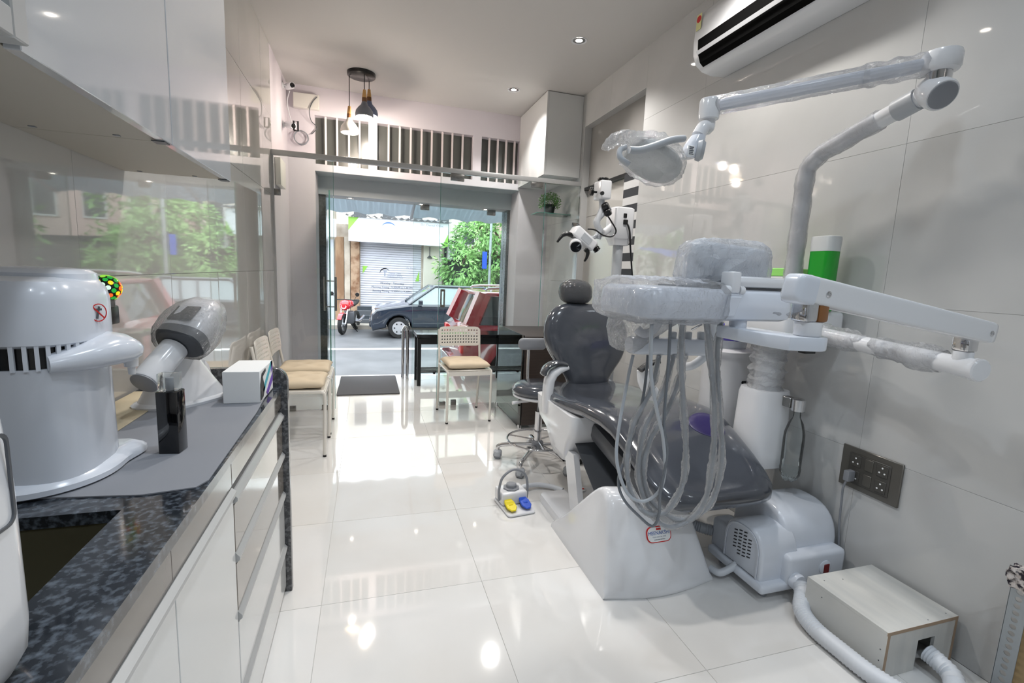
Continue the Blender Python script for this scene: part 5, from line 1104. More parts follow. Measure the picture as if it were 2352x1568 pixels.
# ------------------------------------------------------------------ security cameras, box, cables
def cctv(c, d, label):
    t = thing('security_camera', label, 'security camera', c, 'security cameras')
    c = V(c); d = V(d).normalized()
    bm = BM(); lathe(bm, [(.03, 0), (.03, .008), (.012, .012)], c, 18, (1, 0, 0)); obj('mount', bm, 'white_plastic', t)
    bm = BM(); tube(bm, [c+V((.01, 0, 0)), c+V((.035, 0, 0)), c+V((.05, 0, 0))+d*.0], .009, 10); obj('stalk', bm, 'white_plastic', t)
    q = c+V((.06, 0, 0)); bm = BM(); lathe(bm, [(.02, -.06), (.028, -.055), (.028, .05), (.026, .056)], q, 20, d); b_ = obj('camera_body', bm, 'white_plastic', t)
    bm = BM(); lathe(bm, [(.022, .0565), (.02, .058), (0, .058)], q, 18, d); obj('lens', bm, 'black_gloss', b_)
    return t
cctv((XL+.001, 4.95, 2.84), (.5, -.85, -.1), 'white bullet security camera highest in the corner')
cctv((XL+.001, 4.93, 2.50), (.6, -.75, -.25), 'white security camera below the cable box')
bm = BM(); tube(bm, [(XL+.10, 4.85, 2.44), (XL+.135, 4.85, 2.44), (XL+.135, 4.85, 2.52), (XL+.10, 4.85, 2.52), (XL+.10, 4.85, 2.44)], .008, 8); tag(obj('camera_bracket_loop', bm, 'black_plastic'), 'black square bracket on the lower security camera', 'bracket')
bx = thing('cable_box', 'cream cable junction box on the pink wall', 'junction box', (-.56, YF, 2.7))
b0, b1 = RY(672, 207, YF-.06), RY(733, 252, YF-.06)
bm = BM(); box(bm, (b0.x, YF-.06, b1.z), (b1.x, YF-.001, b0.z-.01), .004, 2); obj('cover', bm, 'cream_metal', bx)
bm = BM(); box(bm, (b0.x+.005, YF-.063, b1.z+.005), (b1.x-.005, YF-.06, b0.z-.015), .001, 1); obj('lid', bm, 'cream_metal', bx)
bm = BM(); tube(bm, [(-.46, YF-.07, 2.83), (-.50, YF-.07, 2.78), (-.53, YF-.07, 2.70), (-.52, YF-.03, 2.62), (-.47, YF-.02, 2.57), (-.50, YF-.02, 2.52), (-.52, YF-.02, 2.5)], .004, 8, 6); tag(obj('loose_cable', bm, 'dark_grey'), 'thin dark cable looping down from the cable box', 'cable')
bm = BM(); c = RY(692, 316, YF-.03)
tube(bm, [c+V((.062*math.cos(a*PI/12)*(1+.05*math.sin(a*.7)), -.012*math.sin(a*.4), .062*math.sin(a*PI/12)*(1+.04*math.cos(a*.9)))) for a in range(96)], .004, 6); tag(obj('cable_coil', bm, 'mid_grey'), 'coil of grey cable hanging on the pink wall', 'cable')
bm = BM(); tube(bm, [(XL+.06, 4.95, 2.80), (XL+.03, 5.0, 2.72), (XL+.04, 5.05, 2.62), (XL+.06, 5.05, 2.54), (XL+.05, 4.98, 2.5)], .004, 8, 6); tag(obj('camera_cable', bm, 'white_plastic'), 'white cable running between the two security cameras', 'cable')
bm = BM(); c0 = RX(645, 400, XL+.03); box(bm, (XL+.001, c0.y-.1, c0.z-.1), (XL+.045, c0.y+.16, c0.z+.12), .004, 2); wb = obj('wall_box', bm, 'cream_metal'); tag(wb, 'cream wall box just behind the glass partition', 'junction box')
# ------------------------------------------------------------------ microscope
mp = thing('surgical_microscope', 'white dental operating microscope on a grey pole stand', 'microscope', (1.69, 3.0, 0))
Q = lambda x, y, d=0: RY(x, y, 2.95+d)
pb = V((Q(1412, 870).x, 2.95, 0)); pt_ = Q(1420, 560)
bm = BM(); cyl(bm, (pt_.x, 2.95, .10), (pt_.x, 2.95, pt_.z), .034, 24); obj('pole', bm, 'light_grey', mp)
for a in (.6, 2.3, 3.7, 5.2):
    d = V((math.cos(a), math.sin(a), 0)); c = V((pt_.x, 2.95, 0)); e = c+d*(.30 if d.x < .3 else .2)
    bm = BM(); tube(bm, [c+V((0, 0, .11)), c+d*.12+V((0, 0, .1)), e+V((0, 0, .075))], .022, 12, 3); lg = obj('foot', bm, 'white_plastic', mp)
    n_ = V((-d.y, d.x, 0)); bm = BM(); cyl(bm, e-n_*.016+V((0, 0, .034)), e+n_*.016+V((0, 0, .034)), .034, 20, .004); obj('caster', bm, 'rubber', lg)
h0, h1 = Q(1398, 552), Q(1448, 480)
bm = BM(); R_ = []
for z, q in ((h0.z-.03, .02), (h0.z+.01, .008), (h0.z+.02, 0), (h1.z-.01, 0), (h1.z, .01)): R_.append([V((p[0], p[1], z)) for p in rrect(h0.x+q, h1.x-q, 2.88+q, 3.02-q, .02)])
loft(bm, R_); hd = obj('power_head', bm, 'white_plastic', mp, 50)
bm = BM(); c = Q(1436, 495, -.07); box(bm, c+V((-.012, -.006, -.014)), c+V((.012, 0, .014)), .002, 1); obj('switch', bm, 'black_plastic', hd)
bm = BM(); c = Q(1436, 510, -.07); box(bm, c+V((-.016, -.012, -.016)), c+V((.016, 0, .016)), .003, 1); obj('power_inlet', bm, 'black_plastic', hd)
bm = BM(); tube(bm, [Q(1440, 512, -.08), Q(1446, 530, -.09), Q(1448, 570, -.06), Q(1452, 630, -.03), Q(1457, 688, 0)], .006, 8, 6); obj('power_cord', bm, 'black_plastic', mp)
# arms
bm = BM(); tube(bm, [Q(1405, 520), Q(1385, 535, -.05), Q(1378, 530, -.1)], .025, 14, 4, flat=(1, .7)); obj('swing_arm', bm, 'white_plastic', mp)
bm = BM(); tube(bm, [Q(1382, 535, -.12), Q(1370, 510, -.15), Q(1385, 490, -.15), Q(1400, 478, -.15)], .02, 14, 4); obj('balance_arm', bm, 'light_grey', mp)
u0, u1 = Q(1371, 458, -.15), Q(1397, 417, -.15)
bm = BM(); box(bm, (u0.x, 2.75, u0.z), (u1.x+.005, 2.86, u1.z), .012, 3); uh = obj('upper_knuckle', bm, 'white_plastic', mp)
bm = BM(); c = V(((u0.x+u1.x)/2, 2.80, u1.z)); cyl(bm, c, c+V((0, 0, .018)), .035, 20, .004); obj('tension_cap', bm, 'black_plastic', uh)
bm = BM(); c = Q(1382, 444, -.21); cyl(bm, c, c+V((0, -.012, 0)), .012, 14); obj('lamp_port', bm, 'black_gloss', uh)
bm = BM(); c = Q(1361, 440, -.16); cyl(bm, c+V((.03, 0, 0)), c, .007, 10); lathe(bm, [(.02 if k % 2 else .026, .006*k) for k in range(4)], c, 10, (-1, 0, 0)); obj('clamp_knob', bm, 'black_plastic', uh)
bm = BM(); tube(bm, [Q(1382, 458, -.15), Q(1382, 478, -.15), Q(1372, 510, -.16), Q(1377, 530, -.16), Q(1374, 548, -.16)], .018, 14, 5); obj('drop_arm', bm, 'light_grey', mp)
for px in ((1391, 474), (1396, 487)): bm = BM(); c = Q(px[0], px[1], -.17); lathe(bm, [(.022, -.02), (.026, -.012), (.026, .012), (.02, .02)], c, 12, (.6, -.6, .4)); obj('clamp_knob', bm, 'black_plastic', mp)
bm = BM(); tube(bm, [Q(1392, 490, -.16), Q(1405, 510, -.15), Q(1415, 530, -.14), Q(1405, 543, -.15), Q(1385, 540, -.18), Q(1367, 528, -.2), Q(1350, 526, -.2)], .005, 8, 6); obj('light_cable', bm, 'black_plastic', mp)
m0, m1 = Q(1317, 548, -.2), Q(1370, 535, -.2); cM = Q(1338, 548, -.2); MM = Matrix.Translation(cM) @ Matrix.Rotation(.62, 4, 'Y')
bm = BM(); box(bm, (-.085, -.05, -.035), (.085, .05, .035), .012, 3, MM); mb = obj('optics_body', bm, 'white_plastic', mp)
bm = BM(); box(bm, (-.03, -.052, -.02), (.04, -.05, .02), mtx=MM); obj('side_grille', bm, 'light_grey', mb, 0)
bm = BM(); d = V((-.25, -.85, -.45)).normalized(); c = Q(1322, 563, -.24); lathe(bm, [(.03, -.06), (.036, -.05), (.036, .0), (.04, .002), (.04, .02), (.032, .024)], c, 24, d); ob = obj('objective_barrel', bm, 'white_plastic', mb)
bm = BM(); lathe(bm, [(.035, .0245), (.032, .032), (0, .03)], c, 22, d); obj('objective_lens', bm, 'black_gloss', ob)
for pts, m_ in (([(1315, 541), (1303, 537), (1292, 541), (1284, 550), (1280, 556)], 0), ([(1345, 572), (1350, 580), (1347, 592), (1342, 600)], 0)):
    bm = BM(); tube(bm, [Q(x, y, -.22) for x, y in pts], lambda t: .016-.010*t, 12, 5); obj('handle', bm, 'black_plastic', mb)
bm = BM(); tube(bm, [Q(1352, 560, -.2), Q(1366, 568, -.2)], .008, 10); lathe(bm, [(.018 if k % 2 else .024, .007*k) for k in range(5)], Q(1366, 567, -.2), 10, (.6, 0, -.6)); obj('adjust_knob', bm, 'black_plastic', mb)
bm = BM(); tube(bm, [Q(1352, 545, -.19), Q(1366, 545, -.17), Q(1375, 530, -.16)], .012, 12, 4); obj('yoke', bm, 'light_grey', mp)
bm = BM(); cyl(bm, Q(1330, 524, -.2), Q(1327, 515, -.2), .01, 12); obj('eyepiece_stub', bm, 'dark_grey', mb)
bm = BM(); R_ = []
bm2 = BM(); vs = tube(bm2, [Q(1402, 735, .0), Q(1420, 700, 0), Q(1432, 665, 0), Q(1436, 650, 0)], lambda t: .03+.015*math.sin(t*3), 24, 10, cap=False); crinkle(bm2, vs, .012, 22, 17); obj('pole_film', bm2, 'wrap', mp, 180); bm.free()
# ------------------------------------------------------------------ street outside
GZ = -.66
bm = BM(); box(bm, (-40, YO, GZ-.3), (40, 15.3, GZ)); struct(obj('road', bm, 'asphalt', smooth=0, origin=(0, 10, GZ)), 'wet grey asphalt street')
l0 = RZ(900, 801, GZ); bm = BM(); box(bm, (-30, l0.y-.11, GZ+.0005), (30, l0.y+.11, GZ+.004)); struct(obj('road_line', bm, 'road_paint', smooth=0), 'white painted road line')
bm = BM(); box(bm, (-30, 15.3, GZ-.2), (30, 24, GZ+.12)); struct(obj('pavement', bm, 'kerb', smooth=0), 'pale kerb and pavement across the street')
bm = BM(); box(bm, (-.8, YO+.001, GZ), (1.95, YO+.34, -.23)); box(bm, (-.8, YO+.34, GZ), (1.95, YO+.66, -.45)); struct(obj('entrance_steps', bm, 'concrete', smooth=0), 'steps down to the street')
bm = BM(); box(bm, (-14, YO-.01, GZ), (XL-.2, YO+.3, 4)); box(bm, (XR+.3, YO-.01, GZ), (16, YO+.3, 4)); box(bm, (XL-.2, YO, ZC), (XR+.3, YO+.3, 4)); struct(obj('wall_outer', bm, 'concrete', smooth=0), 'street facade around the entrance')
# translucent awning over the entrance
t = thing('awning', 'grey sheet awning over the entrance outside', 'awning', (.6, 6.4, 2.2))
for k in range(9):
    x0 = -1.0+k*.36; bm = BM(); n = 5
    pts = [(x0+.36*i/n, 2.33+.015*math.sin(2*PI*i/n)) for i in range(n+1)]
    A = [(p[0], YO+.31, p[1]) for p in pts]; B = [(p[0], YO+1.6, p[1]-.31) for p in pts]
    loft(bm, [A, B], cap=False, closed=False); r_ = bmesh.ops.solidify(bm, geom=bm.faces[:], thickness=.006); obj('awning_sheet', bm, 'awning', t)
for x in (-.9, .6, 2.1): bm = BM(); tube(bm, [(x, YO+.302, 2.28), (x, YO+1.5, 1.99)], .02, 8); obj('awning_strut', bm, 'galv', t)
# ---- opposite shop
YS = 17.0
S_ = lambda x, y, d=0: RY(x, y, YS+d)
a0, a1 = S_(800, 548, -.6), S_(1030, 518, -.6)
sh = thing('shop_building', 'low shop across the street with roller shutter and brown pillars', 'building', ((a0.x+a1.x)/2, YS, GZ+.12))
s0, s1 = S_(828, 703), S_(968, 562)
gx0, gx1 = S_(742, 600).x-3, S_(1020, 600).x
bm = BM(); box(bm, (gx0, YS+.02, GZ+.12), (s0.x, YS+3, a0.z+.5)); box(bm, (s1.x, YS+.02, GZ+.12), (gx1, YS+3, a0.z+.5)); box(bm, (s0.x, YS+.02, s1.z), (s1.x, YS+3, a0.z+.5)); box(bm, (s0.x, YS+.4, GZ+.12), (s1.x, YS+3, s1.z)); obj('wall', bm, 'concrete', sh, 0)
for px0, px1, m in ((772, 790, 'pillar_wood'), (806, 826, 'brown_rust'), (792, 804, 'concrete')):
    p0, p1 = S_(px0, 720), S_(px1, 560); bm = BM(); box(bm, (p0.x, YS-.12, GZ+.12), (p1.x, YS+.02, s1.z+.1), .01, 1); obj('pillar', bm, m, sh, 0)
p0, p1 = S_(969, 720), S_(1016, 560); bm = BM(); box(bm, (p0.x+.02, YS-.1, GZ+.12), (p1.x, YS+.02, s1.z+.1), .01, 1); pr_ = obj('pillar', bm, 'wall_pale', sh, 0)
c = S_(987, 587, -.12); bm = BM(); tube(bm, [c+V((0, 0, .3)), c], .015, 6); lathe(bm, [(.02, 0), (.09, -.06), (.09, -.08)], c, 10); obj('wall_lamp', bm, 'dark_grey', sh)
rs = bm = BM(); box(bm, (s0.x, YS+.06, s0.z), (s1.x, YS+.08, s1.z)); obj('shutter_back', bm, 'dark_grey', sh, 0)
n = 28; h_ = (s1.z-s0.z)/n
for k in range(n):
    z = s0.z+h_*k; bm = BM(); prism(bm, [(YS+.05, z+.003), (YS+.035, z+h_*.3), (YS+.035, z+h_*.7), (YS+.05, z+h_-.003), (YS+.06, z+h_-.003), (YS+.06, z+.003)], s0.x, s1.x, 'x'); obj('shutter_slat', bm, 'shutter', sh, 0)
for i in range(4): 
    q0 = S_(820, 745); q1 = S_(900, 703); zz0 = GZ+.12+(q1.z-GZ-.12)*i/4; bm = BM(); box(bm, (s0.x-.1, YS-1.1+.25*i, GZ+.12), (s1.x+.3, YS-.85+.25*i, zz0+(q1.z-GZ-.12)/4), .01, 1); obj('step', bm, 'window_dark' if i % 2 else 'dark_grey', sh, 0)
def board(pts, m, name='printed_panel', y=YS+.03, par=sh): bm = BM(); prism(bm, [(S_(*p).x, S_(*p).z) for p in pts], y-.004, y, 'y'); return obj(name, bm, m, par, 0)
board([(833, 610), (845, 611), (833, 628)], 'sign_green'); board([(963, 622), (963, 646), (954, 646)], 'sign_green')
MT_ = lambda px, py, y: Matrix.Translation((S_(px, py).x, y, S_(px, py).z)) @ Matrix.Rotation(PI/2, 4, 'X')
for s_, px, py, sz in (('Monday - Saturday', 901, 651, .105), ('Morning Timing : 9.30AM to 1.30 PM', 901, 660, .092), ('Evening Timing : 5.30PM to 9.30PM', 901, 669, .092), ('Dental Clinic', 907, 628, .08), ('Implant Centre', 907, 633, .08), ('Orthodontic Care', 907, 637.5, .075), ('Dr. Dental', 945, 616, .075)):
    text('lettering', s_, sz, 'print_dark' if py > 640 else 'print_grey', MT_(px, py, YS+.034), sh, .002)
def arc(cx, cz, r, a0, a1, w, y, m, name):
    bm = BM(); o = [(cx+r*math.cos(a0+(a1-a0)*k/20), cz+r*math.sin(a0+(a1-a0)*k/20)) for k in range(21)]; i = [(cx+(r-w*math.sin(PI*k/20))*math.cos(a0+(a1-a0)*k/20), cz+(r-w*math.sin(PI*k/20))*math.sin(a0+(a1-a0)*k/20)) for k in range(21)]
    loft(bm, [[V((p[0], y, p[1])) for p in o], [V((p[0], y, p[1])) for p in i]], cap=False, closed=False); bmesh.ops.solidify(bm, geom=bm.faces[:], thickness=.004); return obj(name, bm, m, sh, 0)
c = S_(884, 627); arc(c.x, c.z, .17, .5, 3.3, .035, YS+.030, 'print_dark', 'logo_arc')
bm = BM(); box(bm, (c.x-.02, YS+.028, c.z-.1), (c.x+.02, YS+.032, c.z+.05)); box(bm, (c.x-.05, YS+.028, c.z+.05), (c.x+.07, YS+.032, c.z+.08)); obj('logo_tooth', bm, 'print_grey', sh, 0)
# sign board leaning out above the shutter
sg = thing('shop_sign', 'long white shop sign with green corners and blue arc logo', 'sign', ((a0.x+a1.x)/2, YS-.6, a0.z))
A = [S_(800, 497, -.6), S_(1030, 519, -.6), S_(1030, 568, -.6), S_(798, 553, -.6)]
zt_, zb_ = A[0].z, A[3].z
bm = BM(); box(bm, (A[0].x, YS-.6, zb_), (A[1].x, YS-.52, zt_), .01, 1); obj('board', bm, 'sign_white', sg, 0)
SB = lambda pts, m: (lambda bm: (prism(bm, pts, YS-.606, YS-.6, 'y'), obj('corner_flash', bm, m, sg, 0)))(BM())
SB([(A[0].x, zt_), (A[0].x+.32, zt_), (A[0].x, zt_-.42)], 'sign_green'); SB([(A[1].x, zb_), (A[1].x, zb_+.42), (A[1].x-.2, zb_)], 'sign_green')
c = S_(893, 524, -.61); bm = BM(); o_ = []
for k in range(21): a = .35+2.5*k/20; o_.append((c.x+.24*math.cos(a), c.z-.02+.22*math.sin(a)))
for k in range(20, -1, -1): a = .35+2.5*k/20; w_ = .05*math.sin(PI*k/20); o_.append((c.x+(.24-w_)*math.cos(a), c.z-.02+(.22-w_)*math.sin(a)))
prism(bm, o_, YS-.608, YS-.601, 'y'); obj('logo_arc', bm, 'sign_blue', sg, 0)
mt = Matrix.Translation((S_(993, 518, -.6).x, YS-.603, S_(993, 518, -.6).z)) @ Matrix.Rotation(PI/2, 4, 'X'); text('lettering', 'Dr. Dental Clinic', .11, 'print_grey', mt, sg, .002)
# corrugated roof above the sign
bm = BM(); n = 64; x0, x1 = A[0].x-.1, A[1].x+.1
pa_ = [V((x0+(x1-x0)*i/n, YS-.75, zt_+.04+.035*math.sin(i*PI/2))) for i in range(n+1)]; pb_ = [p+V((0, 2.4, .2)) for p in pa_]
loft(bm, [pa_, pb_], cap=False, closed=False); bmesh.ops.solidify(bm, geom=bm.faces[:], thickness=.012); obj('corrugated_roof', bm, 'corrugated', sh)
# shop further left: board + wall
bm = BM(); box(bm, (gx0, YS-.5, zb_+.1), (S_(772, 520, -.5).x, YS-.4, zt_-.1), .01, 1); tag(obj('neighbour_sign', bm, 'sign_white'), 'blank white board of the shop left of the clinic', 'sign')
bm = BM(); box(bm, (gx0+.3, YS-.02, GZ+.12), (S_(768, 700).x, YS+.018, s1.z)); nb = obj('neighbour_shutter', bm, 'shutter', smooth=0); tag(nb, 'pale closed shutter of the shop left of the pillars', 'shutter')
# window air conditioner in a dark wall
q0, q1 = S_(1029, 596, -.3), S_(1046, 560, -.3)
wa = thing('window_ac', 'old white box air conditioner on the dark shed wall', 'air conditioner', (q0.x, YS-.3, q0.z))
bm = BM(); box(bm, (q0.x, YS-.35, q0.z), (q1.x, YS+.1, q1.z), .02, 2); obj('case', bm, 'white_matte', wa)
bm = BM(); box(bm, (q0.x+.06, YS-.36, q0.z+.08), (q1.x-.05, YS-.35, q1.z-.06)); obj('grille', bm, 'mid_grey', wa, 0)
bm = BM(); prism(bm, [(S_(1021, 720).x, GZ+.12), (S_(1190, 720).x+4, GZ+.12), (S_(1190, 600).x+4, S_(1190, 600).z), (S_(1120, 585).x, S_(1120, 585).z), (S_(1030, 546).x, S_(1030, 546).z), (S_(1021, 546).x, S_(1021, 546).z)], YS+.3, YS+2, 'y'); tag(obj('dark_shed', bm, 'window_dark', smooth=0), 'dark sloping-roofed shed beside the shop', 'building')
# far buildings
def block(x0, x1, y0, y1, z1, m, label, rows, cols, wm='window_dark', face='y'):
    t = thing('building', label, 'building', ((x0+x1)/2, (y0+y1)/2, GZ)); bm = BM(); box(bm, (x0, y0, GZ), (x1, y1, z1)); obj('wall', bm, m, t, 0)
    for r in range(rows):
        for c in range(cols):
            w_ = (x1-x0)/cols; cx = x0+w_*(c+.5); cz = GZ+3.2+r*2.8
            if cz+1.3 > z1: continue
            bm = BM(); box(bm, (cx-w_*.25, y0-.06, cz), (cx+w_*.25, y0, cz+1.3)); f = obj('window', bm, 'white_matte', t, 0); bm = BM(); box(bm, (cx-w_*.22, y0-.075, cz+.06), (cx+w_*.22, y0-.061, cz+1.24)); obj('pane', bm, wm, f, 0)
block(-1.0, 5.5, 24, 30, 9, 'wall_pale', 'pale building rising behind the shop roof', 3, 5)
block(5.8, 10, 21, 27, 8, 'wall_pinkish', 'pinkish house seen past the tree', 2, 3)
block(-16, -1.5, 20.5, 26, 7.5, 'wall_pale', 'long cream building to the left down the street', 2, 8)
block(14, 26, 17, 23, 7, 'wall_cyan', 'grey-blue building at the right end of the street', 2, 6)
# ---- trees
def tree(x, y, h, crowns, nl, label, m='leaf', ls=.2):
    t = thing('street_tree', label, 'tree', (x, y, GZ), 'street trees'); b = V((x, y, GZ))
    bm = BM(); tube(bm, [b, b+V((.05, 0, h*.3)), b+V((-.05, .1, h*.6)), b+V((.1, 0, h*.85))], lambda t_: .16*(1-.7*t_), 10, 4)
    for c, r in crowns: tube(bm, [b+V((-.02, .05, h*.45)), b.lerp(V(c), .7)+V((0, 0, h*.25)), V(c)], lambda t_: .07*(1-.7*t_), 8, 4)
    obj('trunk', bm, 'bark', t)
    bm = BM(); tot = sum(r**2 for c, r in crowns)
    for c, r in crowns:
        for k in range(int(nl*r*r/tot)):
            d = V((random.gauss(0, 1), random.gauss(0, 1), random.gauss(0, 1))).normalized(); p = V(c)+d*r*(.35+.65*random.random()**.7); p.z += .25*r*noise.noise(p*1.5)
            if noise.noise(p*1.7+V((3, 1, 2))) < -.08: continue
            a = (d+V((random.gauss(0, .5), random.gauss(0, .5), random.gauss(-.5, .5)))).normalized(); s_ = a.cross(V((random.gauss(0, 1), random.gauss(0, 1), random.gauss(0, 1)))).normalized(); l = ls*(.6+.6*random.random())
            bm.faces.new([bm.verts.new(q) for q in (p, p+a*l*.45+s_*l*.15, p+a*l, p+a*l*.45-s_*l*.15)])
    stuff(obj('foliage', bm, m, t, 0)); return t
TC = lambda x, y, Y_: tuple(RY(x, y, Y_))
tree(4.6, 16.1, 5.2, [(TC(1120, 545, 16.1), 1.05), (TC(1060, 610, 15.95), .9), (TC(1150, 600, 15.9), .95), (TC(1105, 640, 16.1), .85), (TC(1170, 520, 16.2), 1.15), (TC(1090, 545, 16.3), .75), (TC(1190, 640, 16), 1.05)], 12000, 'leafy green street tree beyond the parked red car', 'leaf2', .2)
tree(7.6, 13.2, 6, [((7.2, 13.2, 2.6), 1.5), ((8.4, 13.2, 3.2), 1.5), ((6.6, 13.4, 1.7), 1.0), ((7.8, 12.8, 1.8), 1.2), ((9.2, 13.4, 2.0), 1.2)], 6000, 'broad green tree further right along the street', 'leaf', .28)
tree(14.5, 14, 6.5, [((14, 14, 3), 1.8), ((15.5, 14, 3.6), 1.8), ((14.6, 13.6, 2), 1.4)], 4200, 'dark green tree at the right end of the street', 'leaf', .3)
tree(-6.5, 15.5, 5.5, [((-6.5, 15.5, 3.2), 1.5), ((-7.6, 15.5, 2.6), 1.2), ((-5.6, 15.4, 2.5), 1.1)], 2600, 'green tree left along the street', 'leaf', .28)
# pole with blue sign
c = RZ(1122, 700, GZ+.12); c = RY(1122, 690, 15.15); pz = RY(1122, 560, 15.15).z
t = thing('sign_pole', 'thin grey street pole with a narrow blue sign', 'pole', (c.x, 15.15, GZ))
bm = BM(); cyl(bm, (c.x, 15.15, GZ), (c.x, 15.15, pz+1.2), .045, 12); obj('pole', bm, 'galv', t)
q0, q1 = RY(1107, 617, 15.15), RY(1119, 578, 15.15); bm = BM(); box(bm, (q0.x, 15.13, q0.z), (q1.x, 15.17, q1.z), .004, 1); obj('sign_plate', bm, 'blue', t)
# ---- tarpaulin stalls
def stall(x0, x1, y0, y1, z, m1, label, cl='tarp_white'):
    t = thing('tarp_stall', label, 'stall', ((x0+x1)/2, (y0+y1)/2, GZ))
    bm = BM(); n = 16; g = [[bm.verts.new((x0+(x1-x0)*i/n, y0+(y1-y0)*j/n, z+.35*j/n+.08*noise.noise(V((i*.5, j*.5, x0))))) for j in range(n+1)] for i in range(n+1)]
    for i in range(n):
        for j in range(n): bm.faces.new((g[i][j], g[i+1][j], g[i+1][j+1], g[i][j+1]))
    bmesh.ops.solidify(bm, geom=bm.faces[:], thickness=.02); obj('tarpaulin', bm, m1, t)
    bm = BM(); n = 14; g = [[bm.verts.new((x0+(x1-x0)*i/n, y0+.02+.06*math.sin(i*1.7), z-.1-.55*j/4+.1*math.sin(i*.8)*(j/4))) for j in range(5)] for i in range(n+1)]
    for i in range(n):
        for j in range(4): bm.faces.new((g[i][j], g[i+1][j], g[i+1][j+1], g[i][j+1]))
    bmesh.ops.solidify(bm, geom=bm.faces[:], thickness=.015); obj('hanging_sheet', bm, cl, t)
    for x in (x0+.1, x1-.1):
        for y in (y0+.1, y1-.1): bm = BM(); tube(bm, [(x, y, GZ), (x, y, z+.1)], .035, 8); obj('post', bm, 'pillar_wood', t)
    bm = BM(); box(bm, (x0+.2, y0+.3, GZ), (x1-.2, y1-.2, GZ+.9), .02, 1); obj('counter', bm, 'wall_cyan', t)
stall(8.5, 12.5, 8.6, 10.6, 1.5, 'tarp_blue', 'blue tarpaulin street stall to the right with white hanging sheet')
stall(-8.5, -4.2, 11.5, 13.5, 1.9, 'tarp_blue', 'blue tarpaulin street stall to the left down the road')
# ---- cars
def car(label, name, L, W, H, hood, belt, ws0, ws1, rf1, rb, wx, r, paint, glass, place, ti=.2, dp=.06):
    t = thing(name, label, 'car', (0, 0, 0), 'parked cars')
    zb = .2; o = [(.06, zb), (.0, zb+.2), (.02, hood-.18), (.14, hood-.03), (.4, hood+.03)]
    o += [(ws0, belt), (rb-.05, belt+.03), (L-.03, belt-.08), (L, belt-.3), (L, zb+.2), (L-.05, zb)]
    for cx in reversed(wx):
        for k in range(9): a = PI*k/8; o.append((cx+(r+.06)*math.cos(a), max(zb, .0)+max(0, r-zb)+(r+.05)*math.sin(a)*1.0))
    bm = BM(); prism(bm, o, 0, W, 'y', .07, 3); b_ = obj('body', bm, paint, t, 50)
    bm = BM(); R_ = []
    for z, xa, xb, iy in ((belt-.03, ws0-.03, rb, .05), (belt+.2*(H-belt), ws0+.2*(ws1-ws0), rb+.2*(rf1-rb), .08), (H-.04, ws1-.02, rf1+.02, ti)): R_.append([V((p[0], p[1], z)) for p in rrect(xa, xb, iy, W-iy, .06)])
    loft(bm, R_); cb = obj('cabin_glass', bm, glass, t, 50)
    bm = BM(); R_ = []
    for z, q in ((H-.07, 0.0), (H-.04, -.01), (H-.015, .01), (H, .08)): R_.append([V((p[0], p[1], z)) for p in rrect(ws1-.06+q, rf1+.05-q, ti-.03+q, W-ti+.03-q, .1)])
    loft(bm, R_); obj('roof', bm, paint, t, 60)
    for s in (0, 1):
        y0, y1 = (.045, ti-.005) if s == 0 else (W-.045, W-ti+.005)
        for xa, xb, rr in ((ws0-.02, ws1, .035), (rb-.02, rf1, dp), ((ws1+rf1)/2-.05, (ws1+rf1)/2, .03), (ws1+.72*(rf1-ws1), ws1+.76*(rf1-ws1), .03)): bm = BM(); tube(bm, [(xa, y0, belt), (xb, y1, H-.05)], rr, 8); obj('window_pillar', bm, paint, t)
        yy = -.0 if s == 0 else W
        for cx in wx:
            sg_ = -1 if s == 0 else 1; c = V((cx, .10 if s == 0 else W-.10, r))
            bm = BM(); lathe(bm, [(r*.6, -.09), (r*.95, -.09), (r, -.07), (r, .07), (r*.95, .09), (r*.62, .09)], c, 28, (0, sg_, 0)); w_ = obj('wheel', bm, 'rubber', t)
            bm = BM(); lathe(bm, [(r*.64, .07), (r*.62, .095), (r*.3, .10), (.0, .105)], c, 24, (0, sg_, 0)); hu = obj('hubcap', bm, 'hub', w_)
            for k in range(6): a = 2*PI*k/6; bm = BM(); lathe(bm, [(.022, 0), (.022, .004)], c+V((math.cos(a)*r*.42, sg_*.1, math.sin(a)*r*.42)), 8, (0, sg_, 0)); obj('hub_hole', bm, 'rubber', w_)
        mx = ws0+.28; bm = BM(); box(bm, (mx-.06, -.16 if s == 0 else W, belt+.0), (mx+.06, 0 if s == 0 else W+.16, belt+.13), .03, 2); obj('mirror', bm, paint, t)
        bm = BM(); box(bm, (.05, .03 if s == 0 else W-.4, hood-.2), (.32, .4 if s == 0 else W-.03, hood-.05), .04, 2); obj('headlamp', bm, 'headlamp', t)
        bm = BM(); box(bm, (L-.14, .01 if s == 0 else W-.25, belt-.42), (L+.01, .25 if s == 0 else W-.01, belt-.1), .03, 2); obj('tail_lamp', bm, 'tail_red', t)
        for dx in ((ws1+rf1)/2-.3, (ws1+rf1)/2+.5): bm = BM(); box(bm, (dx, -.015 if s == 0 else W-.01, belt-.17), (dx+.17, .01 if s == 0 else W+.015, belt-.14), .006, 1); obj('door_handle', bm, paint, t)
    bm = BM(); box(bm, (-.03, .15, .3), (.06, W-.15, .48), .03, 2); obj('bumper', bm, paint, t)
    bm = BM(); box(bm, (L-.04, .15, .34), (L+.06, W-.15, .52), .03, 2); obj('bumper', bm, paint, t)
    bm = BM(); box(bm, (L+.0, W/2-.25, belt-.4), (L+.012, W/2+.25, belt-.28)); obj('number_plate', bm, 'paper', t, 0)
    t.location, t.rotation_euler = place[0], (0, 0, place[1]); return t
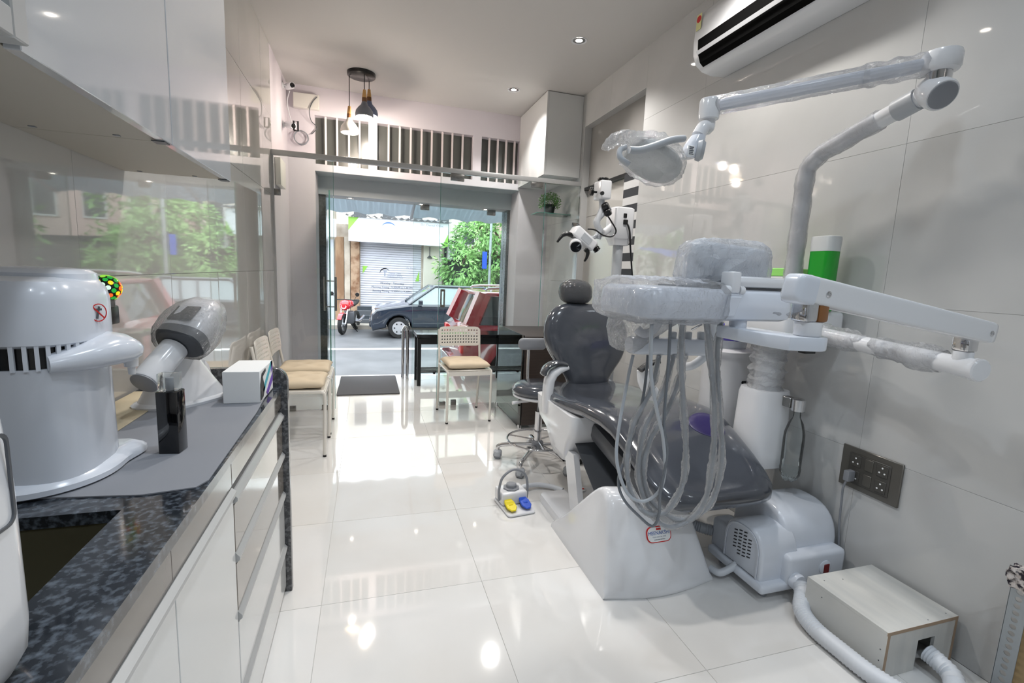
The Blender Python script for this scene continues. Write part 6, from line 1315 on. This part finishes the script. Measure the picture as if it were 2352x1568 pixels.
c1 = car('dark blue hatchback parked across the street before the shutter', 'hatchback_car', 3.8, 1.68, 1.5, .82, .95, 1.05, 1.75, 3.2, 3.72, (.76, 3.1), .29, 'car_blue', 'car_glass_lit', ((.06, 13.3, GZ), 0))
# red SUV: rear to the left, nose to the right -> local x runs from nose, so turn it round
c2 = car('dark red off-road car parked close outside the entrance', 'red_car', 4.2, 1.72, 1.62, .98, 1.08, 1.15, 1.7, 3.85, 4.08, (.8, 3.35), .34, 'car_red', 'car_glass', ((1.36+4.2, 8.75, GZ), PI), .12, .13)
for s in (.28, 1.44): bm = BM(); tube(bm, [(1.8, s, 1.60), (1.95, s, 1.68), (3.6, s, 1.68), (3.75, s, 1.60)], .018, 8, 4); o = obj('roof_rail', bm, 'alu', c2)
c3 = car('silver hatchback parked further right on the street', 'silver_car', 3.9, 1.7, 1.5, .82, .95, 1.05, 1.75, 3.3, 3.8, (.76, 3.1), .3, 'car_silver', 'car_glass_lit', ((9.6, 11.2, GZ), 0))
# ---- motorcycle
mc_ = thing('motorcycle', 'red motorcycle parked nose-out beside the shop pillars', 'motorcycle', (-.7, 14.6, GZ))
B0 = V((-.69, 14.1, GZ)); dM = V((.28, 1, 0)).normalized(); sM = V((dM.y, -dM.x, 0))
def wheel(c, nm):
    bm = BM(); lathe(bm, [(.2, -.045), (.27, -.05), (.29, -.02), (.29, .02), (.27, .05), (.2, .045), (.2, -.045)], c, 28, sM, cap=False); w_ = obj(nm, bm, 'rubber', mc_)
    bm = BM(); lathe(bm, [(.13, -.01), (.13, .01)], c+sM*-.05, 20, sM); lathe(bm, [(.045, -.07), (.045, .07)], c, 12, sM)
    for k in range(5): a = 2*PI*k/5; tube(bm, [c, c+(dM*math.cos(a)+V((0, 0, 1))*math.sin(a))*.21], .014, 6)
    obj('rim', bm, 'hub', w_)
w0 = B0+V((0, 0, .29)); wheel(w0, 'front_wheel'); w1 = B0+dM*1.25+V((0, 0, .29)); wheel(w1, 'rear_wheel')
for s in (-1, 1): bm = BM(); tube(bm, [w0+sM*.085*s, w0+sM*.085*s+dM*.25+V((0, 0, .52))], .024, 10); obj('fork_leg', bm, 'chrome', mc_)
bm = BM(); R_ = []
for k in range(9): a = .5+1.9*k/8; c = w0+(dM*-math.cos(a)+V((0, 0, 1))*math.sin(a))*.31; R_.append([c+sM*q for q in (-.06, -.02, .02, .06)]+[c+sM*q+V((0, 0, .02)) for q in (.06, .02, -.02, -.06)])
loft(bm, R_); obj('front_mudguard', bm, 'moto_red', mc_)
hd_ = B0+dM*.2+V((0, 0, .80)); bm = BM(); R_ = []
for s, a, b in ((-.10, .05, .05), (-.08, .1, .1), (.0, .14, .15), (.1, .15, .14), (.2, .1, .09)): R_.append([hd_+dM*s+sM*q[0]+V((0, 0, q[1]+.1*(s+.1))) for q in sell(0, 0, a, b, 2.6, 20)])
loft(bm, R_); obj('headlamp_fairing', bm, 'moto_red', mc_)
bm = BM(); lathe(bm, [(.0, .1), (.06, .098), (.085, .085)], hd_+V((0, 0, -.01)), 20, -dM); obj('headlamp', bm, 'headlamp', mc_)
bm = BM(); R_ = []
for s, a, b, z in ((.28, .08, .06, .80), (.38, .14, .1, .84), (.55, .15, .11, .84), (.7, .1, .07, .78)): R_.append([B0+dM*s+sM*q[0]+V((0, 0, z+q[1])) for q in sell(0, 0, a, b, 2.6, 20)])
loft(bm, R_); obj('fuel_tank', bm, 'moto_red', mc_)
bm = BM(); R_ = []
for s, a, b, z in ((.68, .08, .04, .78), (.8, .13, .05, .79), (1.1, .12, .05, .84), (1.35, .08, .04, .88)): R_.append([B0+dM*s+sM*q[0]+V((0, 0, z+q[1])) for q in sell(0, 0, a, b, 3, 18)])
loft(bm, R_); obj('seat', bm, 'rubber', mc_)
bm = BM(); c = B0+dM*.6+V((0, 0, .42)); box(bm, c+V((-.14, -.2, -.16)), c+V((.14, .2, .2)), .05, 2); obj('engine', bm, 'dark_grey', mc_)
bm = BM(); tube(bm, [hd_+sM*-.33+dM*.14+V((0, 0, .15)), hd_+sM*-.12+dM*.06+V((0, 0, .17)), hd_+sM*.12+dM*.06+V((0, 0, .17)), hd_+sM*.33+dM*.14+V((0, 0, .15))], .015, 8, 4); obj('handlebar', bm, 'black_plastic', mc_)
for s in (-1, 1):
    bm = BM(); e = hd_+sM*.36*s+V((0, 0, .33)); tube(bm, [hd_+sM*.24*s+dM*.1+V((0, 0, .16)), e], .007, 6); lathe(bm, [(.055, -.015), (.06, 0), (.05, .015)], e, 14, dM); obj('mirror', bm, 'black_plastic', mc_)
    bm = BM(); tube(bm, [c+sM*.1*s+V((0, 0, -.12)), c+sM*.3*s+V((0, 0, -.12))], .016, 8); obj('foot_peg', bm, 'black_plastic', mc_)
bm = BM(); tube(bm, [c+V((0, 0, -.12)), c+sM*.22+dM*.1+V((0, 0, -.43))], .014, 8); obj('side_stand', bm, 'black_plastic', mc_)
bm = BM(); tube(bm, [c+sM*.15+V((0, 0, -.1)), c+sM*.17+dM*.4+V((0, 0, -.12)), c+sM*.18+dM*.85+V((0, 0, -.02))], .045, 12, 3); obj('exhaust', bm, 'chrome', mc_)
